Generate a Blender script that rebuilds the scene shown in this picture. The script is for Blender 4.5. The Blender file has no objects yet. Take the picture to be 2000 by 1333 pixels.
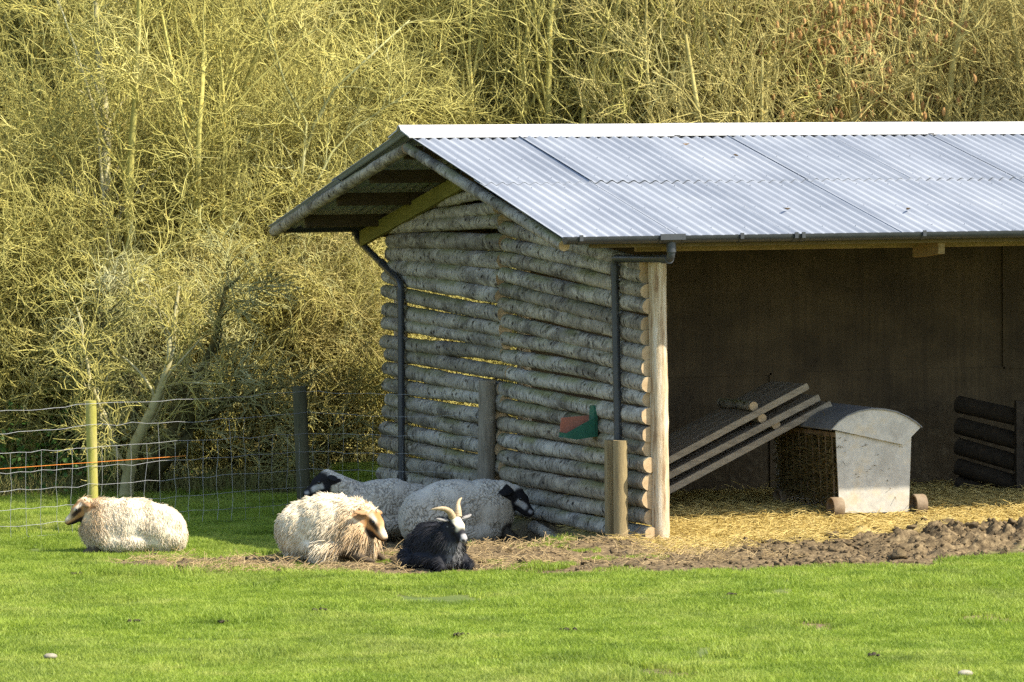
import bpy, bmesh, math, random
import numpy as np
from mathutils import Vector, Matrix, noise as mnoise

sc = bpy.context.scene
COL = sc.collection
rng = np.random.default_rng(7)
random.seed(7)

# ------------------------------------------------------------------ camera, sky, sun, exposure
CAM = np.array([-14.797, -36.561, 3.305]); YAW, PITCH, ROLL, FPX = .3542, -.04026, -.00788, 9048.2
def _axes():
    f = np.array([math.sin(YAW)*math.cos(PITCH), math.cos(YAW)*math.cos(PITCH), math.sin(PITCH)])
    r = np.array([math.cos(YAW), -math.sin(YAW), 0.0]); u = np.cross(r, f)
    c, s = math.cos(ROLL), math.sin(ROLL)
    return c*r+s*u, -s*r+c*u, f
CR, CU, CF = _axes()
cam_data = bpy.data.cameras.new('camera'); cam = bpy.data.objects.new('camera', cam_data); COL.objects.link(cam)
cam.matrix_world = Matrix(((CR[0], CU[0], -CF[0], CAM[0]), (CR[1], CU[1], -CF[1], CAM[1]), (CR[2], CU[2], -CF[2], CAM[2]), (0, 0, 0, 1)))
cam_data.sensor_width = 36.0; cam_data.lens = 36.0*FPX/2000.0
cam_data.clip_start = 0.5; cam_data.clip_end = 2000
cam_data.dof.use_dof = True; cam_data.dof.focus_distance = 39.5; cam_data.dof.aperture_fstop = 6.3
sc.camera = cam

SUN_A, SUN_EL = math.radians(49.5), math.radians(48.0)
SUN_DIR = Vector((math.sin(SUN_A)*math.cos(SUN_EL), -math.cos(SUN_A)*math.cos(SUN_EL), math.sin(SUN_EL)))
world = bpy.data.worlds.new('World'); sc.world = world; world.use_nodes = True
wn = world.node_tree.nodes; wl = world.node_tree.links
bg = wn.get('Background') or wn.new('ShaderNodeBackground')
sky = wn.new('ShaderNodeTexSky'); sky.sky_type = 'NISHITA'; sky.sun_disc = False
sky.sun_elevation = SUN_EL; sky.sun_rotation = math.atan2(SUN_DIR.x, SUN_DIR.y)
sky.air_density = 1.0; sky.dust_density = 1.0; sky.ozone_density = 1.0
wl.new(sky.outputs[0], bg.inputs[0]); bg.inputs[1].default_value = 0.14
sun_data = bpy.data.lights.new('sun', 'SUN'); sun = bpy.data.objects.new('sun', sun_data); COL.objects.link(sun)
sun_data.energy = 4.5; sun_data.angle = math.radians(0.53); sun_data.color = (1.0, 0.93, 0.80)
sun.rotation_euler = SUN_DIR.to_track_quat('Z', 'Y').to_euler(); sun.location = (10, -10, 15)
vs = sc.view_settings
vs.view_transform = 'Standard'; vs.look = 'None'; vs.exposure = 1.18; vs.gamma = 1.0; vs.use_curve_mapping = False
cy = sc.cycles
cy.max_bounces = 6; cy.diffuse_bounces = 3; cy.glossy_bounces = 3; cy.transparent_max_bounces = 6
cy.use_denoising = False

# ------------------------------------------------------------------ pixel helpers (photo pixels, 2000 x 1333)
def ray(u, v): return CF+(u-1000)/FPX*CR-(v-666.5)/FPX*CU
def on_axis(u, v, ax, val):
    d = ray(u, v); return CAM+d*((val-CAM[ax])/d[ax])
def onx(u, v, x=0.0): return on_axis(u, v, 0, x)
def ony(u, v, y=0.0): return on_axis(u, v, 1, y)
def onz(u, v, z=0.0): return on_axis(u, v, 2, z)
def at(u, v, depth): return CAM+ray(u, v)*depth
def sstep(a, b, x):
    t = np.clip((np.asarray(x, float)-a)/(b-a), 0, 1); return t*t*(3-2*t)

def vnoise(x, y, seed=0):
    """cheap smooth value noise, vectorised"""
    x = np.asarray(x, float); y = np.asarray(y, float)
    xi = np.floor(x).astype(np.int64); yi = np.floor(y).astype(np.int64); xf = x-xi; yf = y-yi
    def h(a, b):
        n = (a*374761393+b*668265263+seed*974634777) & 0x7fffffff
        n = ((n ^ (n >> 13))*1274126177) & 0x7fffffff
        return ((n ^ (n >> 16)) & 0xffff)/65535.0
    u = xf*xf*(3-2*xf); v = yf*yf*(3-2*yf)
    return (h(xi, yi)*(1-u)+h(xi+1, yi)*u)*(1-v)+(h(xi, yi+1)*(1-u)+h(xi+1, yi+1)*u)*v
def fbm(x, y, oct=4, seed=0):
    s = 0; a = .5
    for i in range(oct): s = s+a*vnoise(np.asarray(x)*2**i, np.asarray(y)*2**i, seed+i); a *= .5
    return s/(1-.5**oct)

# mud region: front edge and back edge given along the photo, put on the ground as world points
def poly_mask(px, py, poly):
    inside = np.zeros(px.shape, bool); n = len(poly); dmin = np.full(px.shape, 1e9)
    for i in range(n):
        x1, y1 = poly[i]; x2, y2 = poly[(i+1) % n]
        c = ((y1 > py) != (y2 > py)) & (px < (x2-x1)*(py-y1)/(y2-y1+1e-12)+x1); inside ^= c
        dx, dy = x2-x1, y2-y1; t = np.clip(((px-x1)*dx+(py-y1)*dy)/(dx*dx+dy*dy+1e-12), 0, 1)
        dmin = np.minimum(dmin, np.hypot(px-x1-t*dx, py-y1-t*dy))
    return np.where(inside, dmin, -dmin)
MUD_A = [onz(u, v)[:2] for u, v in ((1090, 1119), (1300, 1116), (1600, 1114), (1760, 1104), (1900, 1094), (2010, 1080), (2250, 1050))]
MUD_POLY = [tuple(q) for q in MUD_A]+[(9, 0.5), (0.05, 0.5), (-.05, 6.5), (-1.2, 3.6), (-2.0, 2.2)]+[tuple(onz(u, v)[:2]) for u, v in ((520, 1070), (400, 1077), (170, 1082), (165, 1104), (380, 1120), (600, 1124), (900, 1124))]
MUD_POLY = MUD_POLY
STRAW_POLY = [tuple(onz(u, v, .06)[:2]) for u, v in ((1300, 1068), (1420, 1046), (1560, 1042), (1750, 1032), (1990, 1022), (2200, 1005))]+[(9, 3.6), (0.1, 3.6), (0.1, .3)]

BARE = [(onz(u, v)[0], onz(u, v)[1], r) for u, v, r in ((1925, 1212, .30), (1598, 1226, .22), (1320, 1324, .25), (95, 1292, .16), (730, 1160, .16), (1860, 1330, .2), (355, 1285, .12), (1240, 1180, .12))]
def bare_w(x, y):
    w = np.zeros(np.shape(x))
    for a, c, r in BARE: w = np.maximum(w, sstep(1.25, .6, np.hypot((x-a), (y-c)*.45)/r+(fbm(x*4, y*4, 3, 51)-.5)*1.2))
    return w
def mud_d(x, y):
    x = np.asarray(x, float); y = np.asarray(y, float)
    return poly_mask(x, y, MUD_POLY)+(fbm(x*1.6, y*1.1, 4, 3)-.5)*(.55+.55*sstep(-.8, .4, x))+.10
def straw_d(x, y):
    x = np.asarray(x, float); y = np.asarray(y, float)
    return poly_mask(x, y, STRAW_POLY)+(fbm(x*2.2, y*1.6, 3, 9)-.5)*.7

def ground_h(x, y, detail=True):
    x = np.asarray(x, float); y = np.asarray(y, float)
    h = -.115*sstep(-.1, .8, y)*sstep(.02, -.3, x)
    h = h+.10*sstep(.05, 1.0, y)*sstep(.0, .25, x)-.03*np.exp(-((x-.1)**2+(y+.3)**2)/.5)*sstep(4.5, 3.4, y)          # straw bed
    h = h-.10*sstep(.25, .95, y)*sstep(3.8, 3.0, y)*sstep(.0, -.35, x)*sstep(-2.7, -2.2, x)      # hollow where the animals lie
    h = h+.06*np.exp(-((y+1.25)/.75)**2)*sstep(.6, 2.0, x)+.055*sstep(1.6, 3.2, x)*np.exp(-((y+1.0)/.7)**2)
    h = h+.045*np.exp(-((y+.35-.15*x)/.45)**2)*sstep(-3.2, -1.8, x)*sstep(.2, -.4, x)
    h = h+.03*(fbm(x*.5, y*.5, 2, 21)-.5)*sstep(0, -3, y)
    h = h+np.maximum(0, y-9.5)*.30*sstep(9, 13, y)
    if detail:
        m = sstep(-.05, .35, mud_d(x, y))*sstep(8, 5, y)*sstep(.6, -.1, straw_d(x, y))
        n = fbm(x*4.5, y*3.6, 4, 5); n2 = fbm(x*14, y*12, 3, 15)
        amp = .42+.85*sstep(.6, 2.2, x)
        h = h+m*((np.abs(n-.5)*2-.25)*.16*amp+(n2-.5)*.085*amp)
    return h
def gh(x, y, detail=False): return float(ground_h(np.array([x]), np.array([y]), detail)[0])
def hit(u, v):
    d = ray(u, v); t0 = 25.0; t = np.arange(25, 70, .02)
    P = CAM+t[:, None]*d; k = np.argmax(P[:, 2] < ground_h(P[:, 0], P[:, 1], False)); return P[k]

# ------------------------------------------------------------------ object helpers
def tag(o, label=None, cat=None, group=None, kind=None):
    if label: o['label'] = label
    if cat: o['category'] = cat
    if group: o['group'] = group
    if kind: o['kind'] = kind
    return o
def empty(name, loc=(0, 0, 0), rz=0.0):
    o = bpy.data.objects.new(name, None); COL.objects.link(o); o.location = loc; o.rotation_euler = (0, 0, rz); o.empty_display_size = .2
    return o
def link(name, me, mat=None, parent=None, smooth=False, loc=None, rot=None):
    if mat is not None:
        for m in (mat if isinstance(mat, (list, tuple)) else [mat]): me.materials.append(m)
    if smooth: me.polygons.foreach_set('use_smooth', np.ones(len(me.polygons), bool))
    o = bpy.data.objects.new(name, me); COL.objects.link(o)
    if parent is not None: o.parent = parent
    if loc is not None: o.location = loc
    if rot is not None: o.rotation_euler = rot
    return o
def np_mesh(name, V, F, attr=None):
    """V (n,3); F (m,k) array of same-size faces, or list of such arrays"""
    me = bpy.data.meshes.new(name); V = np.asarray(V, np.float32)
    Fs = F if isinstance(F, list) else [F]
    me.vertices.add(len(V)); me.vertices.foreach_set('co', V.ravel())
    nl = sum(f.size for f in Fs); npoly = sum(len(f) for f in Fs)
    me.loops.add(nl); me.polygons.add(npoly)
    me.loops.foreach_set('vertex_index', np.concatenate([f.ravel() for f in Fs]).astype(np.int32))
    tot = np.concatenate([np.full(len(f), f.shape[1]) for f in Fs]).astype(np.int32)
    st = np.concatenate([[0], np.cumsum(tot)[:-1]]).astype(np.int32)
    me.polygons.foreach_set('loop_start', st); me.polygons.foreach_set('loop_total', tot)
    me.update(calc_edges=True)
    if attr is not None: add_col(me, attr)
    return me
def add_col(me, rgb, name='col'):
    a = me.color_attributes.new(name, 'FLOAT_COLOR', 'POINT'); c = np.ones((len(me.vertices), 4), np.float32); c[:, :3] = rgb
    a.data.foreach_set('color', c.ravel())

class MB:
    def __init__(s): s.v = []; s.f = []; s.mi = []
    def add(s, v, f, mi=0):
        o = len(s.v); s.v += [tuple(map(float, q)) for q in v]; s.f += [tuple(i+o for i in q) for q in f]; s.mi += [mi]*len(f)
    def box(s, c, d, R=None, mi=0, bev=0.0):
        hx, hy, hz = d[0]/2, d[1]/2, d[2]/2
        if bev <= 0:
            v = [(x, y, z) for x in (-hx, hx) for y in (-hy, hy) for z in (-hz, hz)]
            f = [(0, 1, 3, 2), (4, 6, 7, 5), (0, 4, 5, 1), (2, 3, 7, 6), (0, 2, 6, 4), (1, 5, 7, 3)]
        else:
            bm = bmesh.new(); bmesh.ops.create_cube(bm, size=1)
            for q in bm.verts: q.co = Vector((q.co.x*2*hx, q.co.y*2*hy, q.co.z*2*hz))
            bmesh.ops.bevel(bm, geom=bm.edges[:], offset=bev, segments=2, affect='EDGES', profile=.6)
            bm.verts.index_update(); v = [tuple(q.co) for q in bm.verts]; f = [tuple(q.index for q in p.verts) for p in bm.faces]; bm.free()
        M = Matrix(R) if R is not None else Matrix.Identity(3)
        s.add([tuple(M @ Vector(q)+Vector(c)) for q in v], f, mi); return s
    def tube(s, pts, rad, n=8, caps=True, mi=0, cap_mi=None, rfun=None):
        pts = [Vector(q) for q in pts]; K = len(pts)
        rad = [rad]*K if isinstance(rad, (int, float)) else list(rad)
        T = [(pts[min(i+1, K-1)]-pts[max(i-1, 0)]).normalized() for i in range(K)]
        ref = Vector((0, 0, 1)) if abs(T[0].z) < .9 else Vector((1, 0, 0))
        U = (ref-T[0]*ref.dot(T[0])).normalized(); v = []
        for i in range(K):
            U = (U-T[i]*U.dot(T[i])).normalized(); B = T[i].cross(U)
            for j in range(n):
                a = 2*math.pi*j/n; r = rad[i]*(rfun(i, j) if rfun else 1)
                v.append(pts[i]+(U*math.cos(a)+B*math.sin(a))*r)
        f = [(i*n+j, i*n+(j+1) % n, (i+1)*n+(j+1) % n, (i+1)*n+j) for i in range(K-1) for j in range(n)]
        s.add(v, f, mi)
        if caps:
            o = len(s.v)-len(v); cm = mi if cap_mi is None else cap_mi
            s.f += [tuple(o+j for j in range(n-1, -1, -1)), tuple(o+(K-1)*n+j for j in range(n))]; s.mi += [cm, cm]
        return s
    def prism(s, outline, a, b, mi=0):
        """outline: list of 3-d points of one face, extruded by vector b-a"""
        d = Vector(b)-Vector(a); n = len(outline); v = [Vector(q) for q in outline]+[Vector(q)+d for q in outline]
        f = [tuple(range(n-1, -1, -1)), tuple(range(n, 2*n))]+[(i, (i+1) % n, n+(i+1) % n, n+i) for i in range(n)]
        s.add(v, f, mi); return s
    def build(s, name, mat, parent=None, smooth=False, loc=None, rot=None, auto=None):
        me = bpy.data.meshes.new(name); me.from_pydata(s.v, [], s.f)
        o = link(name, me, mat, parent, smooth, loc, rot)
        if any(s.mi): me.polygons.foreach_set('material_index', s.mi)
        if auto is not None: me.set_sharp_from_angle(angle=math.radians(auto))
        me.update(); return o

# ------------------------------------------------------------------ materials
def new_mat(name):
    m = bpy.data.materials.new(name); m.use_nodes = True; nt = m.node_tree; nt.nodes.clear()
    out = nt.nodes.new('ShaderNodeOutputMaterial'); b = nt.nodes.new('ShaderNodeBsdfPrincipled')
    nt.links.new(b.outputs[0], out.inputs[0]); b.inputs['Specular IOR Level'].default_value = .25
    return m, nt, b
def N(nt, t, **kw):
    n = nt.nodes.new(t)
    for k, v in kw.items():
        if k.startswith('i_'):
            n.inputs[k[2:].replace('_', ' ')].default_value = v
        else: setattr(n, k, v)
    return n
def pos(nt, scale=(1, 1, 1), obj=False, rot=(0, 0, 0)):
    if obj: src = N(nt, 'ShaderNodeTexCoord').outputs['Object']
    else: src = N(nt, 'ShaderNodeNewGeometry').outputs['Position']
    mp = N(nt, 'ShaderNodeMapping'); mp.inputs['Scale'].default_value = scale; mp.inputs['Rotation'].default_value = rot
    nt.links.new(src, mp.inputs[0]); return mp.outputs[0]
def noise(nt, vec, scale, detail=5, rough=.6, dist=0.0):
    n = N(nt, 'ShaderNodeTexNoise'); n.inputs['Scale'].default_value = scale; n.inputs['Detail'].default_value = detail
    n.inputs['Roughness'].default_value = rough; n.inputs['Distortion'].default_value = dist
    nt.links.new(vec, n.inputs['Vector']); return n.outputs[0]
def ramp(nt, fac, stops):
    r = N(nt, 'ShaderNodeValToRGB'); e = r.color_ramp.elements
    while len(e) > 1: e.remove(e[-1])
    e[0].position = stops[0][0]; e[0].color = (*stops[0][1], 1) if len(stops[0][1]) == 3 else stops[0][1]
    for p, c in stops[1:]:
        q = e.new(p); q.color = (*c, 1)
    nt.links.new(fac, r.inputs[0]); return r.outputs[0]
def mix(nt, fac, a, b, mode='MIX'):
    m = N(nt, 'ShaderNodeMix', data_type='RGBA', blend_type=mode)
    for s, val in ((m.inputs[0], fac), (m.inputs[6], a), (m.inputs[7], b)):
        if hasattr(val, 'is_linked') or hasattr(val, 'links'): nt.links.new(val, s)
        elif isinstance(val, (int, float)): s.default_value = val
        else: s.default_value = (*val, 1)
    return m.outputs[2]
def math_(nt, op, a, b=None, clamp=False):
    m = N(nt, 'ShaderNodeMath', operation=op); m.use_clamp = clamp
    for s, val in ((m.inputs[0], a), (m.inputs[1], b)):
        if val is None: continue
        if hasattr(val, 'links'): nt.links.new(val, s)
        else: s.default_value = val
    return m.outputs[0]
def bump(nt, b, h, strength=.4, dist=.01):
    n = N(nt, 'ShaderNodeBump'); n.inputs['Strength'].default_value = strength; n.inputs['Distance'].default_value = dist
    nt.links.new(h, n.inputs['Height']); nt.links.new(n.outputs[0], b.inputs['Normal'])
def simple(name, stops, scale=6, stretch=(1, 1, 1), rough=.8, bmp=.3, metal=0.0, fine=.25, obj=False, bdist=.006, spec=.25):
    m, nt, b = new_mat(name); p = pos(nt, stretch, obj)
    n1 = noise(nt, p, scale, 6, .65); c = ramp(nt, n1, stops)
    n2 = noise(nt, p, scale*9, 4, .7)
    f = ramp(nt, n2, [(.25, (1-fine,)*3), (.75, (1+fine*.2,)*3)])
    c = mix(nt, 1.0, c, f, 'MULTIPLY'); nt.links.new(c, b.inputs['Base Color'])
    b.inputs['Roughness'].default_value = rough; b.inputs['Metallic'].default_value = metal; b.inputs['Specular IOR Level'].default_value = spec
    if bmp: bump(nt, b, n2, bmp, bdist)
    return m

def bark_mat():
    m, nt, b = new_mat('log bark'); p = pos(nt, (1.4, .45, 1.4))
    big = noise(nt, p, 3.2, 5, .6, .4)
    c = ramp(nt, big, [(.30, (.14, .12, .09)), (.42, (.28, .25, .20)), (.52, (.38, .345, .28)), (.60, (.48, .44, .36)), (.75, (.32, .28, .21))])
    # peeled pale patches with sharp borders
    p2 = pos(nt, (1.0, .55, 1.0)); n = noise(nt, p2, 5.0, 5, .6, 1.2)
    peel = ramp(nt, n, [(.555, (0, 0, 0)), (.575, (1, 1, 1))]); c = mix(nt, math_(nt, 'MULTIPLY', peel, .6), c, (.60, .545, .44))
    dark = ramp(nt, n, [(.37, (1, 1, 1)), (.40, (0, 0, 0))]); c = mix(nt, math_(nt, 'MULTIPLY', dark, .7), c, (.12, .105, .08))
    # cracks running round the log
    p3 = pos(nt, (4, 13, 4)); n3 = noise(nt, p3, 2.4, 4, .65, .8)
    cr = ramp(nt, n3, [(.38, (.22, .20, .18)), (.46, (1, 1, 1))]); c = mix(nt, 1.0, c, cr, 'MULTIPLY')
    # small knots
    v = N(nt, 'ShaderNodeTexVoronoi'); v.inputs['Scale'].default_value = 9; nt.links.new(pos(nt, (1, .7, 1)), v.inputs['Vector'])
    kn = ramp(nt, v.outputs['Distance'], [(.12, (.18, .16, .14)), (.2, (1, 1, 1))]); c = mix(nt, 1.0, c, kn, 'MULTIPLY')
    # algae on upward faces
    g = N(nt, 'ShaderNodeNewGeometry'); sx = N(nt, 'ShaderNodeSeparateXYZ'); nt.links.new(g.outputs['Normal'], sx.inputs[0])
    ga = noise(nt, pos(nt), 1.3, 3, .5); alg = math_(nt, 'MULTIPLY', ramp(nt, sx.outputs[2], [(.1, (0, 0, 0)), (.75, (1, 1, 1))]), ramp(nt, ga, [(.42, (0, 0, 0)), (.62, (1, 1, 1))]))
    c = mix(nt, math_(nt, 'MULTIPLY', alg, .75), c, (.20, .20, .055))
    oi = N(nt, 'ShaderNodeObjectInfo'); c = mix(nt, 1.0, c, ramp(nt, oi.outputs['Random'], [(0, (.68, .66, .62)), (.35, (.95, .93, .90)), (.7, (1.05, 1.05, 1.05)), (1, (.86, .80, .70))]), 'MULTIPLY')
    nt.links.new(c, b.inputs['Base Color']); b.inputs['Roughness'].default_value = .85
    hsum = math_(nt, 'ADD', math_(nt, 'MULTIPLY', n, .7), math_(nt, 'MULTIPLY', n3, .6)); bump(nt, b, hsum, .9, .03)
    return m

def twig_mat(name, a, bcol, c3, orange=.25, scale=.9):
    m, nt, b = new_mat(name); p = pos(nt)
    n1 = noise(nt, p, scale, 3, .55); n2 = noise(nt, p, 9, 3, .6)
    c = ramp(nt, n1, [(.30, a), (.52, bcol), (.72, c3)])
    o = ramp(nt, n2, [(.60, (0, 0, 0)), (.70, (1, 1, 1))]); c = mix(nt, math_(nt, 'MULTIPLY', o, orange), c, (.46, .27, .02))
    d = ramp(nt, n2, [(.25, (.62, .60, .55)), (.48, (1, 1, 1))]); c = mix(nt, 1.0, c, d, 'MULTIPLY')
    nt.links.new(c, b.inputs['Base Color']); b.inputs['Roughness'].default_value = .9; b.inputs['Specular IOR Level'].default_value = .1
    return m
def leaf_mat(name, stops, trans=.3, scale=3, dry=0.0):
    m, nt, b = new_mat(name); p = pos(nt); c = ramp(nt, noise(nt, p, scale, 4, .7), stops)
    if dry:
        c = mix(nt, math_(nt, 'MULTIPLY', ramp(nt, noise(nt, pos(nt, (1, .6, 1)), .55, 5, .7), [(.48, (0, 0, 0)), (.68, (1, 1, 1))]), dry), c, (.50, .44, .17))
        c = mix(nt, math_(nt, 'MULTIPLY', ramp(nt, noise(nt, pos(nt), 130, 1, .5), [(.60, (0, 0, 0)), (.66, (1, 1, 1))]), .35), c, (.55, .52, .22))
    oi = N(nt, 'ShaderNodeObjectInfo'); v = ramp(nt, oi.outputs['Random'], [(0, (.8, .85, .8)), (1, (1.12, 1.1, 1.0))]); c = mix(nt, 1.0, c, v, 'MULTIPLY')
    nt.links.new(c, b.inputs['Base Color']); b.inputs['Roughness'].default_value = .55; b.inputs['Specular IOR Level'].default_value = .3
    t = N(nt, 'ShaderNodeBsdfTranslucent'); nt.links.new(c, t.inputs[0]); ms = N(nt, 'ShaderNodeMixShader'); ms.inputs[0].default_value = trans
    nt.links.new(b.outputs[0], ms.inputs[1]); nt.links.new(t.outputs[0], ms.inputs[2])
    out = [n for n in nt.nodes if n.type == 'OUTPUT_MATERIAL'][0]; nt.links.new(ms.outputs[0], out.inputs[0])
    return m
def col_mat(name, rough=.8, fine=.2, scale=60, trans=0.0, spec=.2):
    m, nt, b = new_mat(name); a = N(nt, 'ShaderNodeVertexColor', layer_name='col')
    f = ramp(nt, noise(nt, pos(nt), scale, 4, .7), [(.3, (1-fine,)*3), (.7, (1+fine*.3,)*3)])
    c = mix(nt, 1.0, a.outputs[0], f, 'MULTIPLY'); nt.links.new(c, b.inputs['Base Color'])
    b.inputs['Roughness'].default_value = rough; b.inputs['Specular IOR Level'].default_value = spec
    if trans:
        t = N(nt, 'ShaderNodeBsdfTranslucent'); nt.links.new(c, t.inputs[0]); ms = N(nt, 'ShaderNodeMixShader'); ms.inputs[0].default_value = trans
        nt.links.new(b.outputs[0], ms.inputs[1]); nt.links.new(t.outputs[0], ms.inputs[2])
        out = [n for n in nt.nodes if n.type == 'OUTPUT_MATERIAL'][0]; nt.links.new(ms.outputs[0], out.inputs[0])
    return m

BARK = bark_mat()
ENDGRAIN = simple('end grain', [(.3, (.42, .28, .14)), (.7, (.60, .44, .25))], 14, rough=.8)
POSTWOOD = simple('pale post wood', [(.36, (.30, .19, .10)), (.44, (.52, .38, .22)), (.54, (.64, .51, .33)), (.64, (.72, .62, .46))], 4, (7, 7, .6), .8, .7, bdist=.012)
GREYWOOD = simple('weathered post wood', [(.25, (.12, .10, .07)), (.5, (.26, .22, .16)), (.75, (.36, .32, .24))], 5, (5, 5, .6), .85, .4)
TANPOST = simple('tan treated post wood', [(.3, (.20, .145, .07)), (.55, (.33, .25, .12)), (.75, (.42, .33, .18))], 4, (6, 6, .5), .8, .4)
MOSSPOST = simple('mossy green post wood', [(.25, (.30, .29, .05)), (.5, (.40, .36, .08)), (.8, (.48, .38, .20))], 3, (4, 4, 1), .85, .35)
BEAM = simple('sawn softwood', [(.3, (.20, .13, .045)), (.7, (.32, .22, .085))], 5, (1, 6, 6), .75, .3)
ALGAEBOARD = simple('algae stained board', [(.3, (.17, .155, .03)), (.7, (.27, .24, .055))], 4, (4, 1, 4), .8, .3)
PLANK = simple('old grey plank', [(.3, (.20, .16, .11)), (.7, (.40, .33, .23))], 5, (1, 6, 6), .8, .35)
PLY = simple('brown plywood', [(.32, (.050, .034, .017)), (.5, (.075, .052, .026)), (.68, (.105, .074, .038))], 1.6, (1, 1, 3), .75, .12, fine=.15)
PIPE = simple('dark grey plastic pipe', [(.3, (.035, .038, .042)), (.7, (.055, .058, .062))], 6, rough=.42, bmp=.05, spec=.5)
GALV = simple('galvanised feeder sheet', [(.35, (.43, .39, .32)), (.5, (.54, .50, .42)), (.65, (.58, .47, .31))], 3.0, rough=.55, bmp=.12, metal=.25, spec=.5)
RUST = simple('rusty steel', [(.3, (.15, .095, .05)), (.7, (.29, .22, .14))], 7, rough=.75, bmp=.3)
WIRE = simple('galvanised wire', [(.3, (.36, .36, .36)), (.7, (.46, .46, .45))], 5, rough=.4, bmp=0, metal=.3, spec=.5)
ORANGE = simple('orange twine', [(.3, (.75, .22, .03)), (.7, (.85, .30, .05))], 5, rough=.7, bmp=0)
GREENP = simple('green plastic', [(.3, (.012, .10, .055)), (.7, (.02, .14, .08))], 8, rough=.5, bmp=.1, spec=.45)
REDP = simple('faded red plastic', [(.3, (.42, .14, .08)), (.7, (.50, .21, .14))], 6, rough=.65, bmp=.1)
STONE = simple('pale stone', [(.3, (.22, .19, .13)), (.7, (.36, .32, .24))], 9, rough=.9, bmp=.4)
DEADLEAF = simple('dead leaf', [(.3, (.12, .07, .03)), (.7, (.24, .15, .06))], 20, rough=.8)
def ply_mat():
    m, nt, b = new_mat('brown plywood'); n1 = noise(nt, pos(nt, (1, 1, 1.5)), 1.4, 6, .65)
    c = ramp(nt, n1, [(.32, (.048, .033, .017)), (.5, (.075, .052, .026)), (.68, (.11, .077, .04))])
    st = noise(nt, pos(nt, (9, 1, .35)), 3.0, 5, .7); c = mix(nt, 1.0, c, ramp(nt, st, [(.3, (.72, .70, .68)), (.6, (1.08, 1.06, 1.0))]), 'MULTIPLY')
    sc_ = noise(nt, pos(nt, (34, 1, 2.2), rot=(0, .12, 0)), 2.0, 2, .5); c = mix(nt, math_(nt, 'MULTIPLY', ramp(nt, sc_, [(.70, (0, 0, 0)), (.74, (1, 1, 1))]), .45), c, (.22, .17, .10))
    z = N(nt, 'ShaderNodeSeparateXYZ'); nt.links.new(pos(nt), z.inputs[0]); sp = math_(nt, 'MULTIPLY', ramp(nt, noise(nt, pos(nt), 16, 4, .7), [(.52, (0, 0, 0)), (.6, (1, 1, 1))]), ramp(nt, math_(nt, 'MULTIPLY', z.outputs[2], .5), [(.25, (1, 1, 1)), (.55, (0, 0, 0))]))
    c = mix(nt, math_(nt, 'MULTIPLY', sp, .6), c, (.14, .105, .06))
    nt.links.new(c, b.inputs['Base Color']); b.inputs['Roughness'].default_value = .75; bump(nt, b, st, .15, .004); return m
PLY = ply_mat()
def roof_mat():
    m, nt, b = new_mat('pale fibre cement roof'); p = pos(nt)
    n = noise(nt, p, 1.1, 5, .6); c = ramp(nt, n, [(.3, (.245, .26, .285)), (.55, (.29, .305, .328)), (.75, (.335, .345, .36))])
    sp = noise(nt, p, 38, 3, .7); c = mix(nt, 1.0, c, ramp(nt, sp, [(.24, (.72, .70, .66)), (.36, (1, 1, 1))]), 'MULTIPLY')
    st = noise(nt, pos(nt, (7, .5, .5)), 3, 4, .6); c = mix(nt, 1.0, c, ramp(nt, st, [(.3, (.86, .87, .88)), (.6, (1, 1, 1))]), 'MULTIPLY')
    oi = N(nt, 'ShaderNodeObjectInfo'); c = mix(nt, 1.0, c, ramp(nt, oi.outputs['Random'], [(0, (.93, .94, .95)), (1, (1.03, 1.03, 1.03))]), 'MULTIPLY')
    nt.links.new(c, b.inputs['Base Color']); b.inputs['Roughness'].default_value = .6; bump(nt, b, sp, .12, .004); return m
ROOF = roof_mat()
CAPW = simple('white ridge capping', [(.3, (.47, .455, .43)), (.7, (.53, .515, .49))], 2, rough=.6, bmp=.05, fine=.08)

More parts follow.
